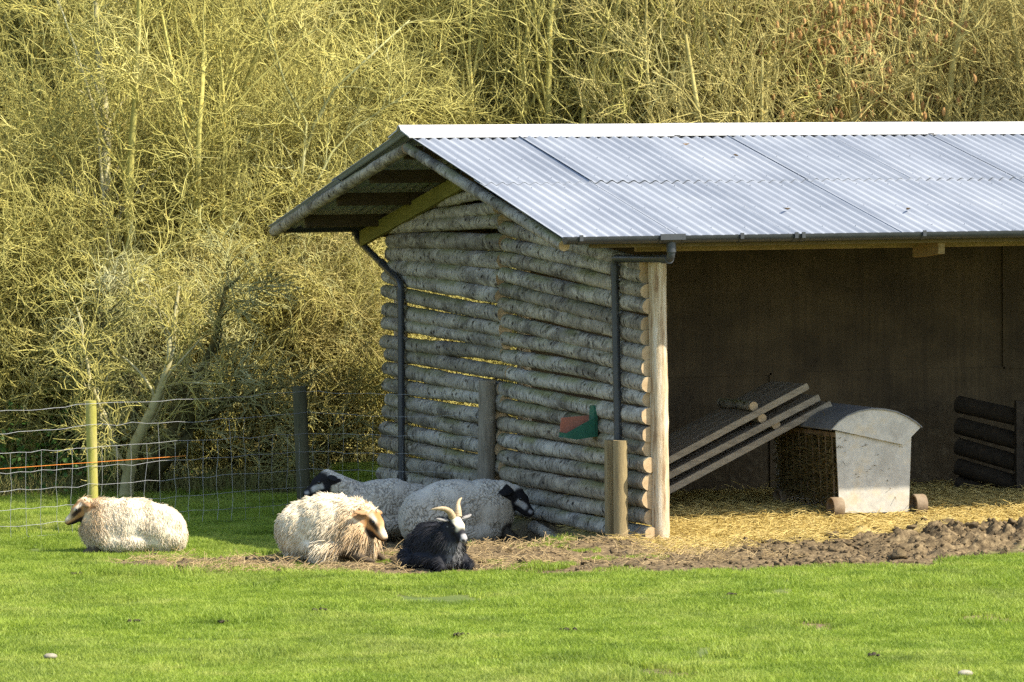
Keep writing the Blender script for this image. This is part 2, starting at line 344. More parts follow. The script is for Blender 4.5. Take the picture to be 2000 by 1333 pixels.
# ------------------------------------------------------------------ the ground
def make_ground():
    xs = np.unique(np.concatenate([np.linspace(-400, -30, 12), np.linspace(-30, -9, 24), np.arange(-9, -4.6, .08), np.arange(-4.6, 6.2, .03), np.linspace(7, 40, 30), np.linspace(40, 400, 10)]))
    ys = np.unique(np.concatenate([np.linspace(-400, -30, 10), np.linspace(-30, -12, 16), np.arange(-12, -2.6, .09), np.arange(-2.6, .8, .03), np.arange(.8, 5, .07), np.arange(5, 14, .3), np.linspace(14, 60, 24), np.linspace(60, 400, 10)]))
    X, Y = np.meshgrid(xs, ys); x = X.ravel(); y = Y.ravel()
    z = ground_h(x, y); far = np.hypot(x, y); z = np.where(y > 60, np.minimum(z, 15.), z)
    nx, ny = len(xs), len(ys); i = np.arange(nx*ny).reshape(ny, nx)
    F = np.stack([i[:-1, :-1], i[:-1, 1:], i[1:, 1:], i[1:, :-1]], -1).reshape(-1, 4)
    me = np_mesh('ground', np.stack([x, y, z], 1), F)
    mud = np.maximum(sstep(-.15, .25, mud_d(x, y))*sstep(8, 5, y), bare_w(x, y)); straw = sstep(-.25, .2, straw_d(x, y)); wood = sstep(6.0, 8.0, y+(fbm(x, y, 3, 33)-.5)*2)
    add_col(me, np.stack([mud, straw, wood], 1), 'mask')
    m, nt, b = new_mat('ground surface'); a = N(nt, 'ShaderNodeVertexColor', layer_name='mask'); s = N(nt, 'ShaderNodeSeparateColor'); nt.links.new(a.outputs[0], s.inputs[0])
    p = pos(nt); n1 = noise(nt, p, 2.2, 6, .65); n2 = noise(nt, p, 22, 5, .7)
    g = ramp(nt, n1, [(.3, (.06, .09, .018)), (.55, (.11, .14, .03)), (.75, (.20, .17, .07))])
    md = ramp(nt, n2, [(.30, (.038, .026, .012)), (.43, (.09, .062, .03)), (.55, (.165, .117, .058)), (.7, (.28, .205, .105))])
    stw = ramp(nt, n2, [(.3, (.26, .19, .06)), (.6, (.42, .32, .11)), (.8, (.55, .43, .18))])
    wd = ramp(nt, n2, [(.3, (.05, .04, .015)), (.7, (.13, .11, .04))])
    c = mix(nt, s.outputs[0], g, md); c = mix(nt, s.outputs[1], c, stw); c = mix(nt, s.outputs[2], c, wd)
    nt.links.new(c, b.inputs['Base Color']); b.inputs['Roughness'].default_value = .95; bump(nt, b, n2, .6, .02)
    o = link('ground', me, m, smooth=True); tag(o, 'short paddock grass with trampled brown mud before the shelter', kind='structure'); return o
make_ground()

# ------------------------------------------------------------------ scatter by geometry nodes (only for stuff)
def scatter(name, P, rot, scl, idx, sources, label):
    P = np.asarray(P, np.float32); me = bpy.data.meshes.new(name); me.vertices.add(len(P)); me.vertices.foreach_set('co', P.ravel())
    a = me.attributes.new('rot', 'FLOAT_VECTOR', 'POINT'); a.data.foreach_set('vector', np.asarray(rot, np.float32).ravel())
    a = me.attributes.new('scl', 'FLOAT', 'POINT'); a.data.foreach_set('value', np.asarray(scl, np.float32))
    a = me.attributes.new('idx', 'INT', 'POINT'); a.data.foreach_set('value', np.asarray(idx, np.int32))
    c = bpy.data.collections.new(name+' pieces')
    for s in sources: c.objects.link(s)
    ng = bpy.data.node_groups.new(name, 'GeometryNodeTree')
    ng.interface.new_socket('Geometry', in_out='INPUT', socket_type='NodeSocketGeometry'); ng.interface.new_socket('Geometry', in_out='OUTPUT', socket_type='NodeSocketGeometry')
    gi = ng.nodes.new('NodeGroupInput'); go = ng.nodes.new('NodeGroupOutput'); ci = ng.nodes.new('GeometryNodeCollectionInfo'); ip = ng.nodes.new('GeometryNodeInstanceOnPoints')
    ci.inputs['Collection'].default_value = c; ci.inputs['Separate Children'].default_value = True; ci.inputs['Reset Children'].default_value = True
    ip.inputs['Pick Instance'].default_value = True
    def na(nm, t):
        n = ng.nodes.new('GeometryNodeInputNamedAttribute'); n.data_type = t; n.inputs['Name'].default_value = nm; return n.outputs[0]
    L = ng.links.new
    L(gi.outputs[0], ip.inputs['Points']); L(ci.outputs[0], ip.inputs['Instance']); L(na('idx', 'INT'), ip.inputs['Instance Index'])
    L(na('rot', 'FLOAT_VECTOR'), ip.inputs['Rotation']); L(na('scl', 'FLOAT'), ip.inputs['Scale']); L(ip.outputs[0], go.inputs[0])
    o = bpy.data.objects.new(name, me); COL.objects.link(o); md = o.modifiers.new('scatter', 'NODES'); md.node_group = ng
    tag(o, label, kind='stuff'); return o
def piece(name, me, mat):
    me.materials.append(mat); return bpy.data.objects.new(name, me)

# ------------------------------------------------------------------ twig growing
def tubes(batches):
    V = []; F = []; off = 0
    for P, R, n in batches:
        Nn, K = P.shape[:2]
        T = np.empty_like(P); T[:, 1:-1] = P[:, 2:]-P[:, :-2]; T[:, 0] = P[:, 1]-P[:, 0]; T[:, -1] = P[:, -1]-P[:, -2]
        T /= np.linalg.norm(T, axis=2, keepdims=True)+1e-9
        ref = np.zeros((Nn, 1, 3)); big = np.abs(T[:, 0, 2]) < .8; ref[big, 0, 2] = 1; ref[~big, 0, 0] = 1
        U = np.cross(T, ref); U /= np.linalg.norm(U, axis=2, keepdims=True)+1e-9; B = np.cross(T, U)
        a = 2*np.pi*np.arange(n)/n
        Q = P[:, :, None, :]+R[:, :, None, None]*(U[:, :, None, :]*np.cos(a)[None, None, :, None]+B[:, :, None, :]*np.sin(a)[None, None, :, None])
        V.append(Q.reshape(-1, 3)); base = off+np.arange(Nn)[:, None, None]*K*n+np.arange(K-1)[None, :, None]*n
        j = np.arange(n)[None, None, :]; j2 = (j+1) % n
        F.append(np.stack([base+j, base+j2, base+n+j2, base+n+j], -1).reshape(-1, 4)); off += Nn*K*n
    return np.concatenate(V), np.concatenate(F)
def spawn(P, R, m, L, ratio, ang, up, wig, K, t0=.2, droop=0.0, r=None, rmin=(.006, .003)):
    g = r or rng; Nn, Kp = P.shape[:2]; i = np.repeat(np.arange(Nn), m); n = len(i)
    t = g.uniform(t0, .99, n)*(Kp-1); k = np.floor(t).astype(int); f = (t-k)[:, None]
    p0 = P[i, k]*(1-f)+P[i, k+1]*f; tan = P[i, k+1]-P[i, k]; tan /= np.linalg.norm(tan, axis=1, keepdims=True)+1e-9
    rr = (R[i, k]*(1-f[:, 0])+R[i, k+1]*f[:, 0])*g.uniform(ratio*.75, ratio*1.1, n)
    pv = np.cross(tan, g.normal(size=(n, 3))); pv /= np.linalg.norm(pv, axis=1, keepdims=True)+1e-9
    a = g.uniform(ang[0], ang[1], n)[:, None]; d = np.cos(a)*tan+np.sin(a)*pv; d[:, 2] += up; d /= np.linalg.norm(d, axis=1, keepdims=True)
    cv = np.cross(d, g.normal(size=(n, 3)))*(wig*1.3); Ln = g.uniform(L[0], L[1], n)*(1.05-.5*t/(Kp-1)); Q = np.empty((n, K, 3)); Q[:, 0] = p0
    for s in range(1, K):
        Q[:, s] = Q[:, s-1]+d*(Ln/(K-1))[:, None]; d = d+cv+g.normal(size=(n, 3))*wig*.5; d[:, 2] += up*.4-droop; d /= np.linalg.norm(d, axis=1, keepdims=True)
    Rr = np.maximum(rr, rmin[0])[:, None]*np.linspace(1, .3, K)[None, :]
    return Q, np.maximum(Rr, rmin[1])
def smooth_poly(pts, K):
    pts = np.asarray(pts, float); d = np.concatenate([[0], np.cumsum(np.linalg.norm(np.diff(pts, axis=0), axis=1))]); t = np.linspace(0, d[-1], K)
    return np.stack([np.interp(t, d, pts[:, i]) for i in range(3)], 1)

# ------------------------------------------------------------------ GRASS
def grass_piece(i, n=380, size=.42, hmin=.03, hmax=.075):
    r = np.random.default_rng(100+i); x = r.uniform(-size/2, size/2, n); y = r.uniform(-size/2, size/2, n)
    h = r.uniform(hmin, hmax, n)*(.7+.6*vnoise(x*7+i*9, y*7, i)); a = r.uniform(0, 2*np.pi, n); w = r.uniform(.0022, .0042, n)
    le = r.uniform(.2, 1.0, n)*h; la = r.uniform(0, 2*np.pi, n); dx, dy = np.cos(la)*le, np.sin(la)*le; cx, cy = np.cos(a)*w, np.sin(a)*w
    z0 = np.zeros(n)-.01
    V = np.stack([np.stack([x-cx, y-cy, z0], 1), np.stack([x+cx, y+cy, z0], 1), np.stack([x+cx*.8+dx*.35, y+cy*.8+dy*.35, h*.6], 1), np.stack([x-cx*.8+dx*.35, y-cy*.8+dy*.35, h*.6], 1), np.stack([x+dx, y+dy, h], 1)], 1).reshape(-1, 3)
    b = np.arange(n)*5; Q = np.stack([b, b+1, b+2, b+3], 1); T = np.stack([b+3, b+2, b+4], 1)
    return np_mesh('grass_piece', V, [Q, T])
GRASS = leaf_mat('grass blades', [(.28, (.13, .20, .02)), (.42, (.23, .32, .03)), (.56, (.32, .41, .05)), (.72, (.43, .47, .11))], .45, 1.6, .24)
gp = [piece('tuft_%02d' % i, grass_piece(i, *(((460, .42, .018, .045) if i < 5 else (220, .28, .04, .085)))), GRASS) for i in range(7)]
def lawn():
    n = 10500; u = rng.uniform(-60, 2060, n); d = np.sqrt(rng.uniform(27.5**2, 48**2, n))
    base = CAM[None, :]+(CF+((u-1000)/FPX)[:, None]*CR)*d[:, None]; x, y = base[:, 0], base[:, 1]
    md = mud_d(x, y); keep = ((md < rng.uniform(-.25, .12, n)) | ((x < -.6) & (y < .6) & (rng.uniform(size=n) < .05))) & ~((x > -.1) & (y > -.9) & (y < 7.3)) & (y < 9.3+rng.normal(0, .6, n))
    bare = (fbm(x*1.1+40, y*.7, 4, 71) > .70) & (rng.uniform(size=n) < .85); keep &= ~bare; keep &= rng.uniform(size=n) > bare_w(x, y)*.9; inhol = (x > -3.2) & (x < 0) & (y > .6) & (y < 6.6); keep &= ~(inhol & (rng.uniform(size=n) < .12))
    x, y = x[keep], y[keep]; n = len(x); z = ground_h(x, y)
    tall = fbm(x*.8, y*.8, 3, 44)+.18*sstep(3.5, 6, y); idx = np.where((tall > .66) & (rng.uniform(size=n) < .5), rng.integers(5, 7, n), rng.integers(0, 5, n))
    rot = np.zeros((n, 3)); rot[:, 2] = rng.uniform(0, 6.28, n)
    scatter('lawn_grass', np.stack([x, y, z], 1), rot, rng.uniform(.7, 1.15, n)*np.where(tall < .38, .75, 1), idx, gp, 'short bright green grass across the paddock foreground')
lawn()

# ------------------------------------------------------------------ MUD CLODS, STRAW
def clods():
    V = []; F = []; off = 0; tpl = []
    for sd in (2, 1):
        bm = bmesh.new(); bmesh.ops.create_icosphere(bm, subdivisions=sd, radius=1); tpl.append((np.array([q.co[:] for q in bm.verts]), np.array([[q.index for q in f.verts] for f in bm.faces]))); bm.free()
    for (bv, bf), n, mu, mx, jit in ((tpl[0], 2600, -4.1, .045, .36), (tpl[1], 15000, -4.75, .022, .35)):
        x = rng.uniform(-4.8, 6, n); y = rng.uniform(-3.2, 2.6, n); md = mud_d(x, y); sd = straw_d(x, y)
        keep = (md > .02) & (sd < .3) & ((x < -.15) | (y < .2)) & ((x > .2) | (rng.uniform(size=n) < .55)); x, y = x[keep], y[keep]; z = ground_h(x, y)
        for a, b, c in zip(x, y, z):
            s = min(rng.lognormal(mu, .5), mx)*(1.0 if a > .1 else .75); q = bv*(1+rng.normal(0, jit, (len(bv), 1)))*np.array([rng.uniform(.8, 1.6), rng.uniform(.7, 1.3), rng.uniform(.5, 1.0)])*s
            t = rng.uniform(0, 6.28); ct, st = math.cos(t), math.sin(t); q = np.stack([q[:, 0]*ct-q[:, 1]*st, q[:, 0]*st+q[:, 1]*ct, q[:, 2]], 1)
            V.append(q+np.array([a, b, c+s*.2])); F.append(bf+off); off += len(bv)
    me = np_mesh('mud_clods', np.concatenate(V), np.concatenate(F))
    m = simple('churned mud', [(.30, (.032, .022, .010)), (.43, (.078, .054, .026)), (.55, (.15, .106, .053)), (.7, (.26, .19, .10))], 7, rough=.95, bmp=.6, bdist=.012)
    o = link('mud_clods', me, m); tag(o, 'lumpy trampled brown mud clods before the open shelter', kind='stuff')
clods()
def strands(n, x, y, z, Lr, r0, tilt, bend=.25):
    a = rng.uniform(0, 6.28, n); L = rng.uniform(*Lr, n); e = rng.normal(0, tilt, n)
    d = np.stack([np.cos(a)*np.cos(e), np.sin(a)*np.cos(e), np.abs(np.sin(e))], 1); side = np.stack([-np.sin(a), np.cos(a), np.zeros(n)], 1)
    P = np.empty((n, 3, 3)); P[:, 0] = np.stack([x, y, z], 1)-d*(L/2)[:, None]*np.array([1, 1, -.2]); P[:, 1] = P[:, 0]+d*(L/2)[:, None]+side*(L*rng.normal(0, bend*.3, n))[:, None]; P[:, 1, 2] += L*.06; P[:, 2] = P[:, 0]+d*L[:, None]
    return P, np.repeat(np.full((n, 1), r0), 3, 1)
STRAW = simple('straw', [(.3, (.32, .22, .06)), (.5, (.58, .43, .13)), (.7, (.74, .59, .25))], 9, rough=.6, bmp=0)
def straw():
    n = 42000; x = rng.uniform(-.6, 6.2, n); y = rng.uniform(-1.6, 3.5, n); k = (straw_d(x, y) > rng.normal(.0, .22, n)); x, y = x[k], y[k]
    z = ground_h(x, y)+rng.uniform(0, .025, len(x)); P, R = strands(len(x), x, y, z, (.06, .22), .0024, .18)
    V, F = tubes([(P, R, 3)]); o = link('straw_bedding', np_mesh('straw', V, F), STRAW); tag(o, 'loose yellow straw spread over the shelter floor', kind='stuff')
    n = 9000; x = rng.uniform(-4.6, 1.5, n); y = rng.uniform(-2.2, 2.8, n); k = (mud_d(x, y) > .05) & (fbm(x*2, y*2, 3, 8) > .45) & (x < .5); x, y = x[k], y[k]
    z = ground_h(x, y)+rng.uniform(.0, .03, len(x)); P, R = strands(len(x), x, y, z, (.05, .16), .002, .3)
    V, F = tubes([(P, R, 3)]); o = link('trampled_straw', np_mesh('tstraw', V, F), simple('dirty straw', [(.3, (.30, .20, .09)), (.7, (.58, .43, .21))], 9, bmp=0)); tag(o, 'brown trampled hay trodden into mud round the resting animals', kind='stuff')
straw()

def droppings():
    V = []; F = []; off = 0; bm = bmesh.new(); bmesh.ops.create_icosphere(bm, subdivisions=1, radius=1); bv = np.array([q.co[:] for q in bm.verts]); bf = np.array([[q.index for q in f.verts] for f in bm.faces]); bm.free()
    spots = [hit(u, v) for u, v in ((265, 1222), (433, 1224), (300, 1092), (900, 1250), (1430, 1170), (1700, 1290), (620, 1200), (1110, 1240), (150, 1130))]
    for p in spots:
        for k in range(rng.integers(4, 9)):
            q = bv*np.array([.013, .013, .010])*rng.uniform(.7, 1.5)*(1+rng.normal(0, .15, (len(bv), 1))); c = p[:2]+rng.normal(0, .03, 2); V.append(q+np.array([c[0], c[1], gh(c[0], c[1])+.035])); F.append(bf+off); off += len(bv)
    tag(link('droppings', np_mesh('droppings', np.concatenate(V), np.concatenate(F)), simple('dark droppings', [(.3, (.02, .015, .008)), (.7, (.05, .036, .02))], 20)), 'scattered dark droppings on the grazed grass', kind='stuff')
droppings()

# ------------------------------------------------------------------ THE FIELD SHELTER
D, OV, EV, HR, HE, XR = 7.12, 1.0, .54, 3.50, 2.597, 9.0
SL = (HR-HE)/(D/2+EV); PIT = math.atan(SL)
shelter = empty('field_shelter', (0, 0, 0)); tag(shelter, 'open fronted field shelter with log gable wall and pale corrugated roof', 'shelter')
def roof_z(y): return HR-SL*abs(y-D/2)
def log_obj(a, b, r, parent=shelter, name='log', n=12, K=15, bend=.012, mats=(BARK, ENDGRAIN), taper=.08):
    a = np.array(a, float); b = np.array(b, float); t = np.linspace(0, 1, K)[:, None]
    P = a*(1-t)+b*t; ph = rng.uniform(0, 6.28, 2); P[:, 2] += bend*np.sin(t[:, 0]*3.1*rng.uniform(.6, 1.6)+ph[0]); P[:, 0] += bend*.6*np.sin(t[:, 0]*4+ph[1])
    g = rng.normal(0, .035, (K, n)); g2 = rng.normal(0, .03, K); rr = r*(1+taper*(t[:, 0]-.5)*rng.choice([-1, 1])+g2)
    rr[0] *= .95; rr[-1] *= .95
    mb = MB(); mb.tube(P, list(rr), n, True, 0, 1, lambda i, j: 1+g[i, j]); return mb.build(name, list(mats), parent, True, auto=50)
LEFT = [((858, 393), (940, 382), 11), ((797, 428), (975, 403), 12.5), ((763, 447), (984, 430), 14), ((764, 473), (989, 472), 16), ((763, 498), (988, 508), 16), ((767, 520), (983, 547), 16.5),
        ((757, 538), (981, 582), 14.5), ((754, 570), (988, 614), 14.5), ((757, 603), (988, 647), 14.5), ((756, 632), (989, 671), 13), ((754, 666), (986, 695), 14), ((762, 694), (1000, 727), 14),
        ((756, 722), (984, 758), 14.5), ((757, 750), (990, 786), 14), ((761, 779), (978, 818), 14.5), ((756, 806), (984, 850), 14.5), ((752, 834), (980, 879), 14.5), ((751, 866), (988, 911), 15), ((748, 896), (975, 941), 15), ((745, 928), (990, 973), 15), ((747, 958), (990, 1005), 14)]
RIGHT = [((985, 447), (1262, 517), 14), ((991, 476), (1262, 541), 14.5), ((985, 507), (1265, 567), 14.5), ((988, 536), (1269, 599), 16), ((984, 566), (1265, 632), 15), ((984, 597), (1267, 660), 15), ((990, 628), (1267, 690), 15),
         ((988, 660), (1268, 718), 14.5), ((988, 694), (1268, 750), 15), ((990, 726), (1268, 783), 15), ((977, 761), (1269, 815), 15.5), ((972, 793), (1269, 847), 15), ((972, 824), (1270, 879), 15), ((984, 857), (1271, 911), 15.5),
         ((970, 888), (1271, 944), 15), ((988, 922), (1271, 979), 16.5), ((990, 957), (1273, 1013), 15.5), ((992, 990), (1273, 1044), 15)]
for k, ((u1, v1), (u2, v2), r) in enumerate(LEFT): log_obj(onx(u1, v1, -.04+rng.normal(0, .012)), onx(u2, v2, -.04+rng.normal(0, .012)), r/197.)
for k, ((u1, v1), (u2, v2), r) in enumerate(RIGHT): log_obj(onx(u1, v1, -.04+rng.normal(0, .012)), onx(u2, v2, -.04+rng.normal(0, .012)), r/211.)
for k in range(5):      # short logs closing the gable up under the roof
    z = 2.78+.125*k; y0 = max(.3, D/2-(HR-.22-z)/SL); log_obj((0, y0, z), (0, min(3.62, D/2), z), .06)
    if k > 2: log_obj((0, D/2+.05, z+.02), (0, D/2+(HR-.24-z)/SL, z), .06)
log_obj(onx(1040, 1030, -.16), onx(1105, 1068, -.16), .055)
# uprights
def post(x, y, z0, z1, r, mat, parent, name, lean=(0, 0), n=12, K=10, rough=.03):
    t = np.linspace(0, 1, K); P = [(x+lean[0]*q, y+lean[1]*q, z0+(z1-z0)*q) for q in t]; g = rng.normal(0, rough, (K, n)); g[:] = g*.4+g.mean(0)*1.5
    mb = MB(); mb.tube(P, r, n, True, rfun=lambda i, j: 1+g[i, j]); return mb.build(name, mat, parent, True, auto=50)
a = ony(1291, 1062, -.03); b = ony(1283, 500, -.03); post(a[0], -.03, -.08, b[2]-.03, .078, POSTWOOD, shelter, 'corner_post', (b[0]-a[0], 0), n=14, K=26, rough=.06)
post(.14, D/2-.05, -.1, 3.3, .07, POSTWOOD, shelter, 'inner_post'); post(.14, D-.1, -.1, 2.5, .07, POSTWOOD, shelter, 'inner_post')
for x in (4.5, 8.9): post(x+2.2 if x < 8 else x, -.03, -.05, 2.45, .078, POSTWOOD, shelter, 'front_post')
# beams
PURLIN2 = simple('stained fascia wood', [(.3, (.11, .075, .028)), (.7, (.19, .135, .05))], 5, (1, 6, 6), .8, .3)
PURLIN = simple('shade darkened purlin', [(.3, (.055, .038, .016)), (.7, (.10, .07, .03))], 5, (1, 6, 6), .8, .3)  # shade under the overhang is put into this darker wood colour
MB().box((4.4, 0, 2.52), (9.1, .07, .10), bev=.006).build('wall_plate', BEAM, shelter)
MB().box((4.2, -.46, 2.548), (9.9, .035, .06), bev=.004).build('fascia_board', PURLIN2, shelter)
MB().box((4.45, D+.44, 2.53), (9.0, .035, .09), bev=.004).build('fascia_board', PURLIN2, shelter)
for x in (2.49, 4.6, 6.8): MB().prism([(x, -.42, 2.42), (x, -.42, 2.52), (x, .1, 2.62), (x, .1, 2.38)], (0, 0, 0), (.06, 0, 0)).build('rafter_end', BEAM, shelter)
for y in (.3, 1.3, 2.3, 3.3, 3.85, 4.85, 5.85, 6.85):
    MB().box((4.05, y, roof_z(y)-.11), (9.9, .05, .12), Matrix.Rotation(-PIT if y > D/2 else PIT, 3, 'X'), bev=.004).build('purlin', PURLIN, shelter)
y1, y2 = 7.42, 4.2
MB().prism([(-.15, y1, roof_z(y1)-.10), (-.15, y1, roof_z(y1)-.255), (-.15, y2, roof_z(y2)-.335), (-.15, y2, roof_z(y2)-.18)], (0, 0, 0), (.045, 0, 0)).build('gable_board', ALGAEBOARD, shelter)
# barge logs along the verge
log_obj((-.97, D/2-.02, HR-.13), (-.97, -.44, HE-.05), .052, name='barge_log', bend=.006, K=24)
log_obj((-.97, D/2+.03, HR-.13), (-.97, D+.52, HE-.045), .056, name='barge_log', bend=.006, K=24)
# corrugated sheets
PITCHC = .1035; NC = 10; WS = PITCHC*NC
def sheet_mesh(L, ncor, curl=0.0):
    seg = 8; K = ncor*seg+1; x = np.linspace(0, ncor*PITCHC, K); z = .0135*(1+.14*np.cos(x/WS*2*np.pi+.6))*np.cos(x/PITCHC*2*np.pi)+.002*np.sin(x/WS*2*np.pi); ys = np.linspace(0, -L, 5); th = .006
    V = []; F = []
    for s in (0, -th):
        for j, yy in enumerate(ys): V.append(np.stack([x, np.full(K, yy), z+s+curl*(j/4.)**3], 1))
    V = np.concatenate(V); i = np.arange(10*K).reshape(10, K); top, bot = i[:5], i[5:]
    q = lambda g, fl: (np.stack([g[:-1, :-1], g[1:, :-1], g[1:, 1:], g[:-1, 1:]], -1) if not fl else np.stack([g[:-1, :-1], g[:-1, 1:], g[1:, 1:], g[1:, :-1]], -1)).reshape(-1, 4)
    F = [q(top, False), q(bot, True)]
    for ta, ba in ((top[0], bot[0]), (top[-1][::-1], bot[-1][::-1]), (top[::-1, 0], bot[::-1, 0]), (top[:, -1], bot[:, -1])):
        F.append(np.stack([ta[:-1], ta[1:], ba[1:], ba[:-1]], -1))
    for yy in (-.35, -1.2, -1.95):                       # fixing caps on the crests
        if -yy > L-.05: continue
        for k in range(1, ncor, 3):
            c = np.array([k*PITCHC, yy, 0.0135]); o = len(V); a = np.arange(6)*np.pi/3
            ring = np.stack([c[0]+.010*np.cos(a), c[1]+.010*np.sin(a), np.full(6, c[2]-.006)], 1); top = np.stack([c[0]+.006*np.cos(a), c[1]+.006*np.sin(a), np.full(6, c[2]+.006)], 1); V = np.concatenate([V, ring, top]); i6 = np.arange(6)
            F.append(np.stack([o+i6, o+(i6+1) % 6, o+6+(i6+1) % 6, o+6+i6], 1)); F.append(np.array([[o+6, o+7, o+8, o+9], [o+6, o+9, o+10, o+11]]))
    return np_mesh('roof_sheet', V, np.concatenate(F))
LS = math.hypot(D/2+EV, HR-HE); UP, LO = LS*.495, LS*.505+.12
me_u = sheet_mesh(UP+.02, NC+1); me_l = sheet_mesh(LO, NC+1); me_u.materials.append(ROOF); me_l.materials.append(ROOF)
for me in (me_u, me_l): me.polygons.foreach_set('use_smooth', np.ones(len(me.polygons), bool)); me.set_sharp_from_angle(angle=math.radians(60))
for side in (0, 1):
    for row in (0, 1):
        for c in range(10):
            s0 = 0.03 if row == 0 else UP-.10; x0 = -OV-.02+c*WS
            o = bpy.data.objects.new('roof_sheet', me_u if row == 0 else me_l); COL.objects.link(o); o.parent = shelter
            lift = .020+(.015 if row == 0 else 0.0)+.003*(c % 2)+rng.uniform(0, .002); yaw = rng.normal(0, .0012)
            if side == 0:
                o.location = (x0, D/2-s0*math.cos(PIT)-lift*math.sin(PIT), HR-s0*math.sin(PIT)+lift*math.cos(PIT)-.02); o.rotation_euler = (PIT+(.002 if row == 0 else 0), rng.normal(0, .0012), yaw)
            else:
                o.location = (x0+WS+PITCHC, D/2+s0*math.cos(PIT)+lift*math.sin(PIT), HR-s0*math.sin(PIT)+lift*math.cos(PIT)-.02); o.rotation_euler = (PIT, 0, math.pi+yaw)
            if side == 0 and c > 0: o.rotation_euler.y = (.0042 if row == 0 else .0022)+abs(rng.normal(0, .0008)); o.location.z += .003
            if side == 0 and row == 0 and c == 1: o.location.z += .006; o.rotation_euler.y = .008
# ridge capping in lengths
prof = [(-.30, -.072), (-.16, -.034), (-.06, -.008), (-.03, .022), (0, .036), (.03, .022), (.06, -.008), (.16, -.034), (.30, -.072)]
for c in range(4):
    x0 = -OV-.05+c*2.6; mb = MB(); pts = [(x0, D/2+a, HR+.046+b+.003*(c % 2)) for a, b in prof]
    low = [(p[0], p[1], p[2]-.012) for p in pts[::-1]]
    mb.prism(pts+low, (0, 0, 0), (2.66, 0, 0)); mb.build('ridge_cap', CAPW, shelter)
# gutters
def gutter(yc, zc, x0, x1, name='gutter'):
    mb = MB(); r = .064; n = 12
    for xs in (0,):
        ou = [(x0, yc+r*math.cos(a), zc-r*math.sin(a)) for a in np.linspace(0, math.pi, n+1)]; inn = [(x0, yc+(r-.006)*math.cos(a), zc-(r-.006)*math.sin(a)) for a in np.linspace(math.pi, 0, n+1)]
        mb.prism(ou+inn, (0, 0, 0), (x1-x0, 0, 0))
    mb.prism([(x0, yc+r*math.cos(a), zc-r*math.sin(a)) for a in np.linspace(0, math.pi, n+1)], (0, 0, 0), (-.01, 0, 0))
    return mb.build(name, PIPE, shelter, auto=40)
gt = gutter(-.585, 2.615, -OV-.01, 8.95); gb = gutter(D+.57, 2.60, -.93, 8.95)
def collar(x, w=.035, par=gt):
    mb = MB(); r = .071; n = 10; ou = [(x, -.585+r*math.cos(a), 2.617-r*math.sin(a)) for a in np.linspace(0, math.pi, n+1)]; inn = [(x, -.585+(r-.012)*math.cos(a), 2.617-(r-.012)*math.sin(a)) for a in np.linspace(math.pi, 0, n+1)]
    mb.prism(ou+inn, (0, 0, 0), (w, 0, 0)); mb.box((x+w/2, -.585-r-.004, 2.605), (w*.9, .012, .05)); mb.build('gutter_bracket', PIPE, par)
for u in (1132, 1290, 1332, 1446, 1552, 1566, 1802): x = ony(u, 463, -.62)[0]; collar(x-.017)
collar(ony(1311, 463, -.62)[0]-.09, .18)
# downpipes
def pipe(path, r, parent, name, sockets=()):
    pts = [Vector(p) for p in path]; P = [pts[0]]
    for i in range(1, len(pts)-1):
        d1 = (pts[i-1]-pts[i]).normalized(); d2 = (pts[i+1]-pts[i]).normalized(); q = .06; A = pts[i]+d1*q; B = pts[i]+d2*q
        for t in np.linspace(0, 1, 6): P.append(A*(1-t)**2+pts[i]*2*t*(1-t)+B*t*t)
    P.append(pts[-1]); o = MB().tube(P, r, 14).build(name, PIPE, parent, True, auto=50)
    for a, b in sockets: MB().tube([a, b], r*1.22, 14).build('pipe_socket', PIPE, o, True, auto=50)
    return o
a = ony(1311, 480, -.585); c = onx(1200, 505, -.14); e = onx(1207, 850, -.14)
ax = float(a[0]); cz = float(c[2]); cyy = float(c[1])
pipe([(ax, -.585, 2.57), (ax, -.585, cz+.015), (-.14, cyy, cz), (-.14, float(e[1]), .9), (-.14, float(e[1]), -.1)], .034, shelter, 'downpipe',
     [((ax, -.585, 2.56), (ax, -.585, 2.475)), ((ax-.001, -.55, cz+.014), (ax-.008, -.42, cz+.012)), ((-.14, cyy-.01, cz-.06), (-.14, cyy-.01, cz-.14)), ((-.14, cyy, 1.95), (-.14, cyy, 1.93))])
pipe([(-.10, D+.57, 2.56), (-.10, D+.50, 2.46), (-.15, 6.16, 2.06), (-.15, 6.19, -.1)], .034, shelter, 'downpipe',
     [((-.10, D+.57, 2.55), (-.10, D+.56, 2.50)), ((-.15, 6.17, 2.0), (-.15, 6.17, 1.9)), ((-.125, 6.83, 2.252), (-.128, 6.76, 2.231))])
# plywood partition under the ridge
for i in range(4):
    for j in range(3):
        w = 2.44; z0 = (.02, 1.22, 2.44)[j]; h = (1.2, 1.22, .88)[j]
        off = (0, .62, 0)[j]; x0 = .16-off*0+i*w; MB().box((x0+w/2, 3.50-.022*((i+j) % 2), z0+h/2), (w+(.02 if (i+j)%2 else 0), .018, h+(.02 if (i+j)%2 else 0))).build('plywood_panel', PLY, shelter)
MB().box((8.98, 1.8, 1.3), (.02, 3.5, 2.5)).build('plywood_panel', PLY, shelter)  # far end wall, out of view, added to keep skylight off the interior

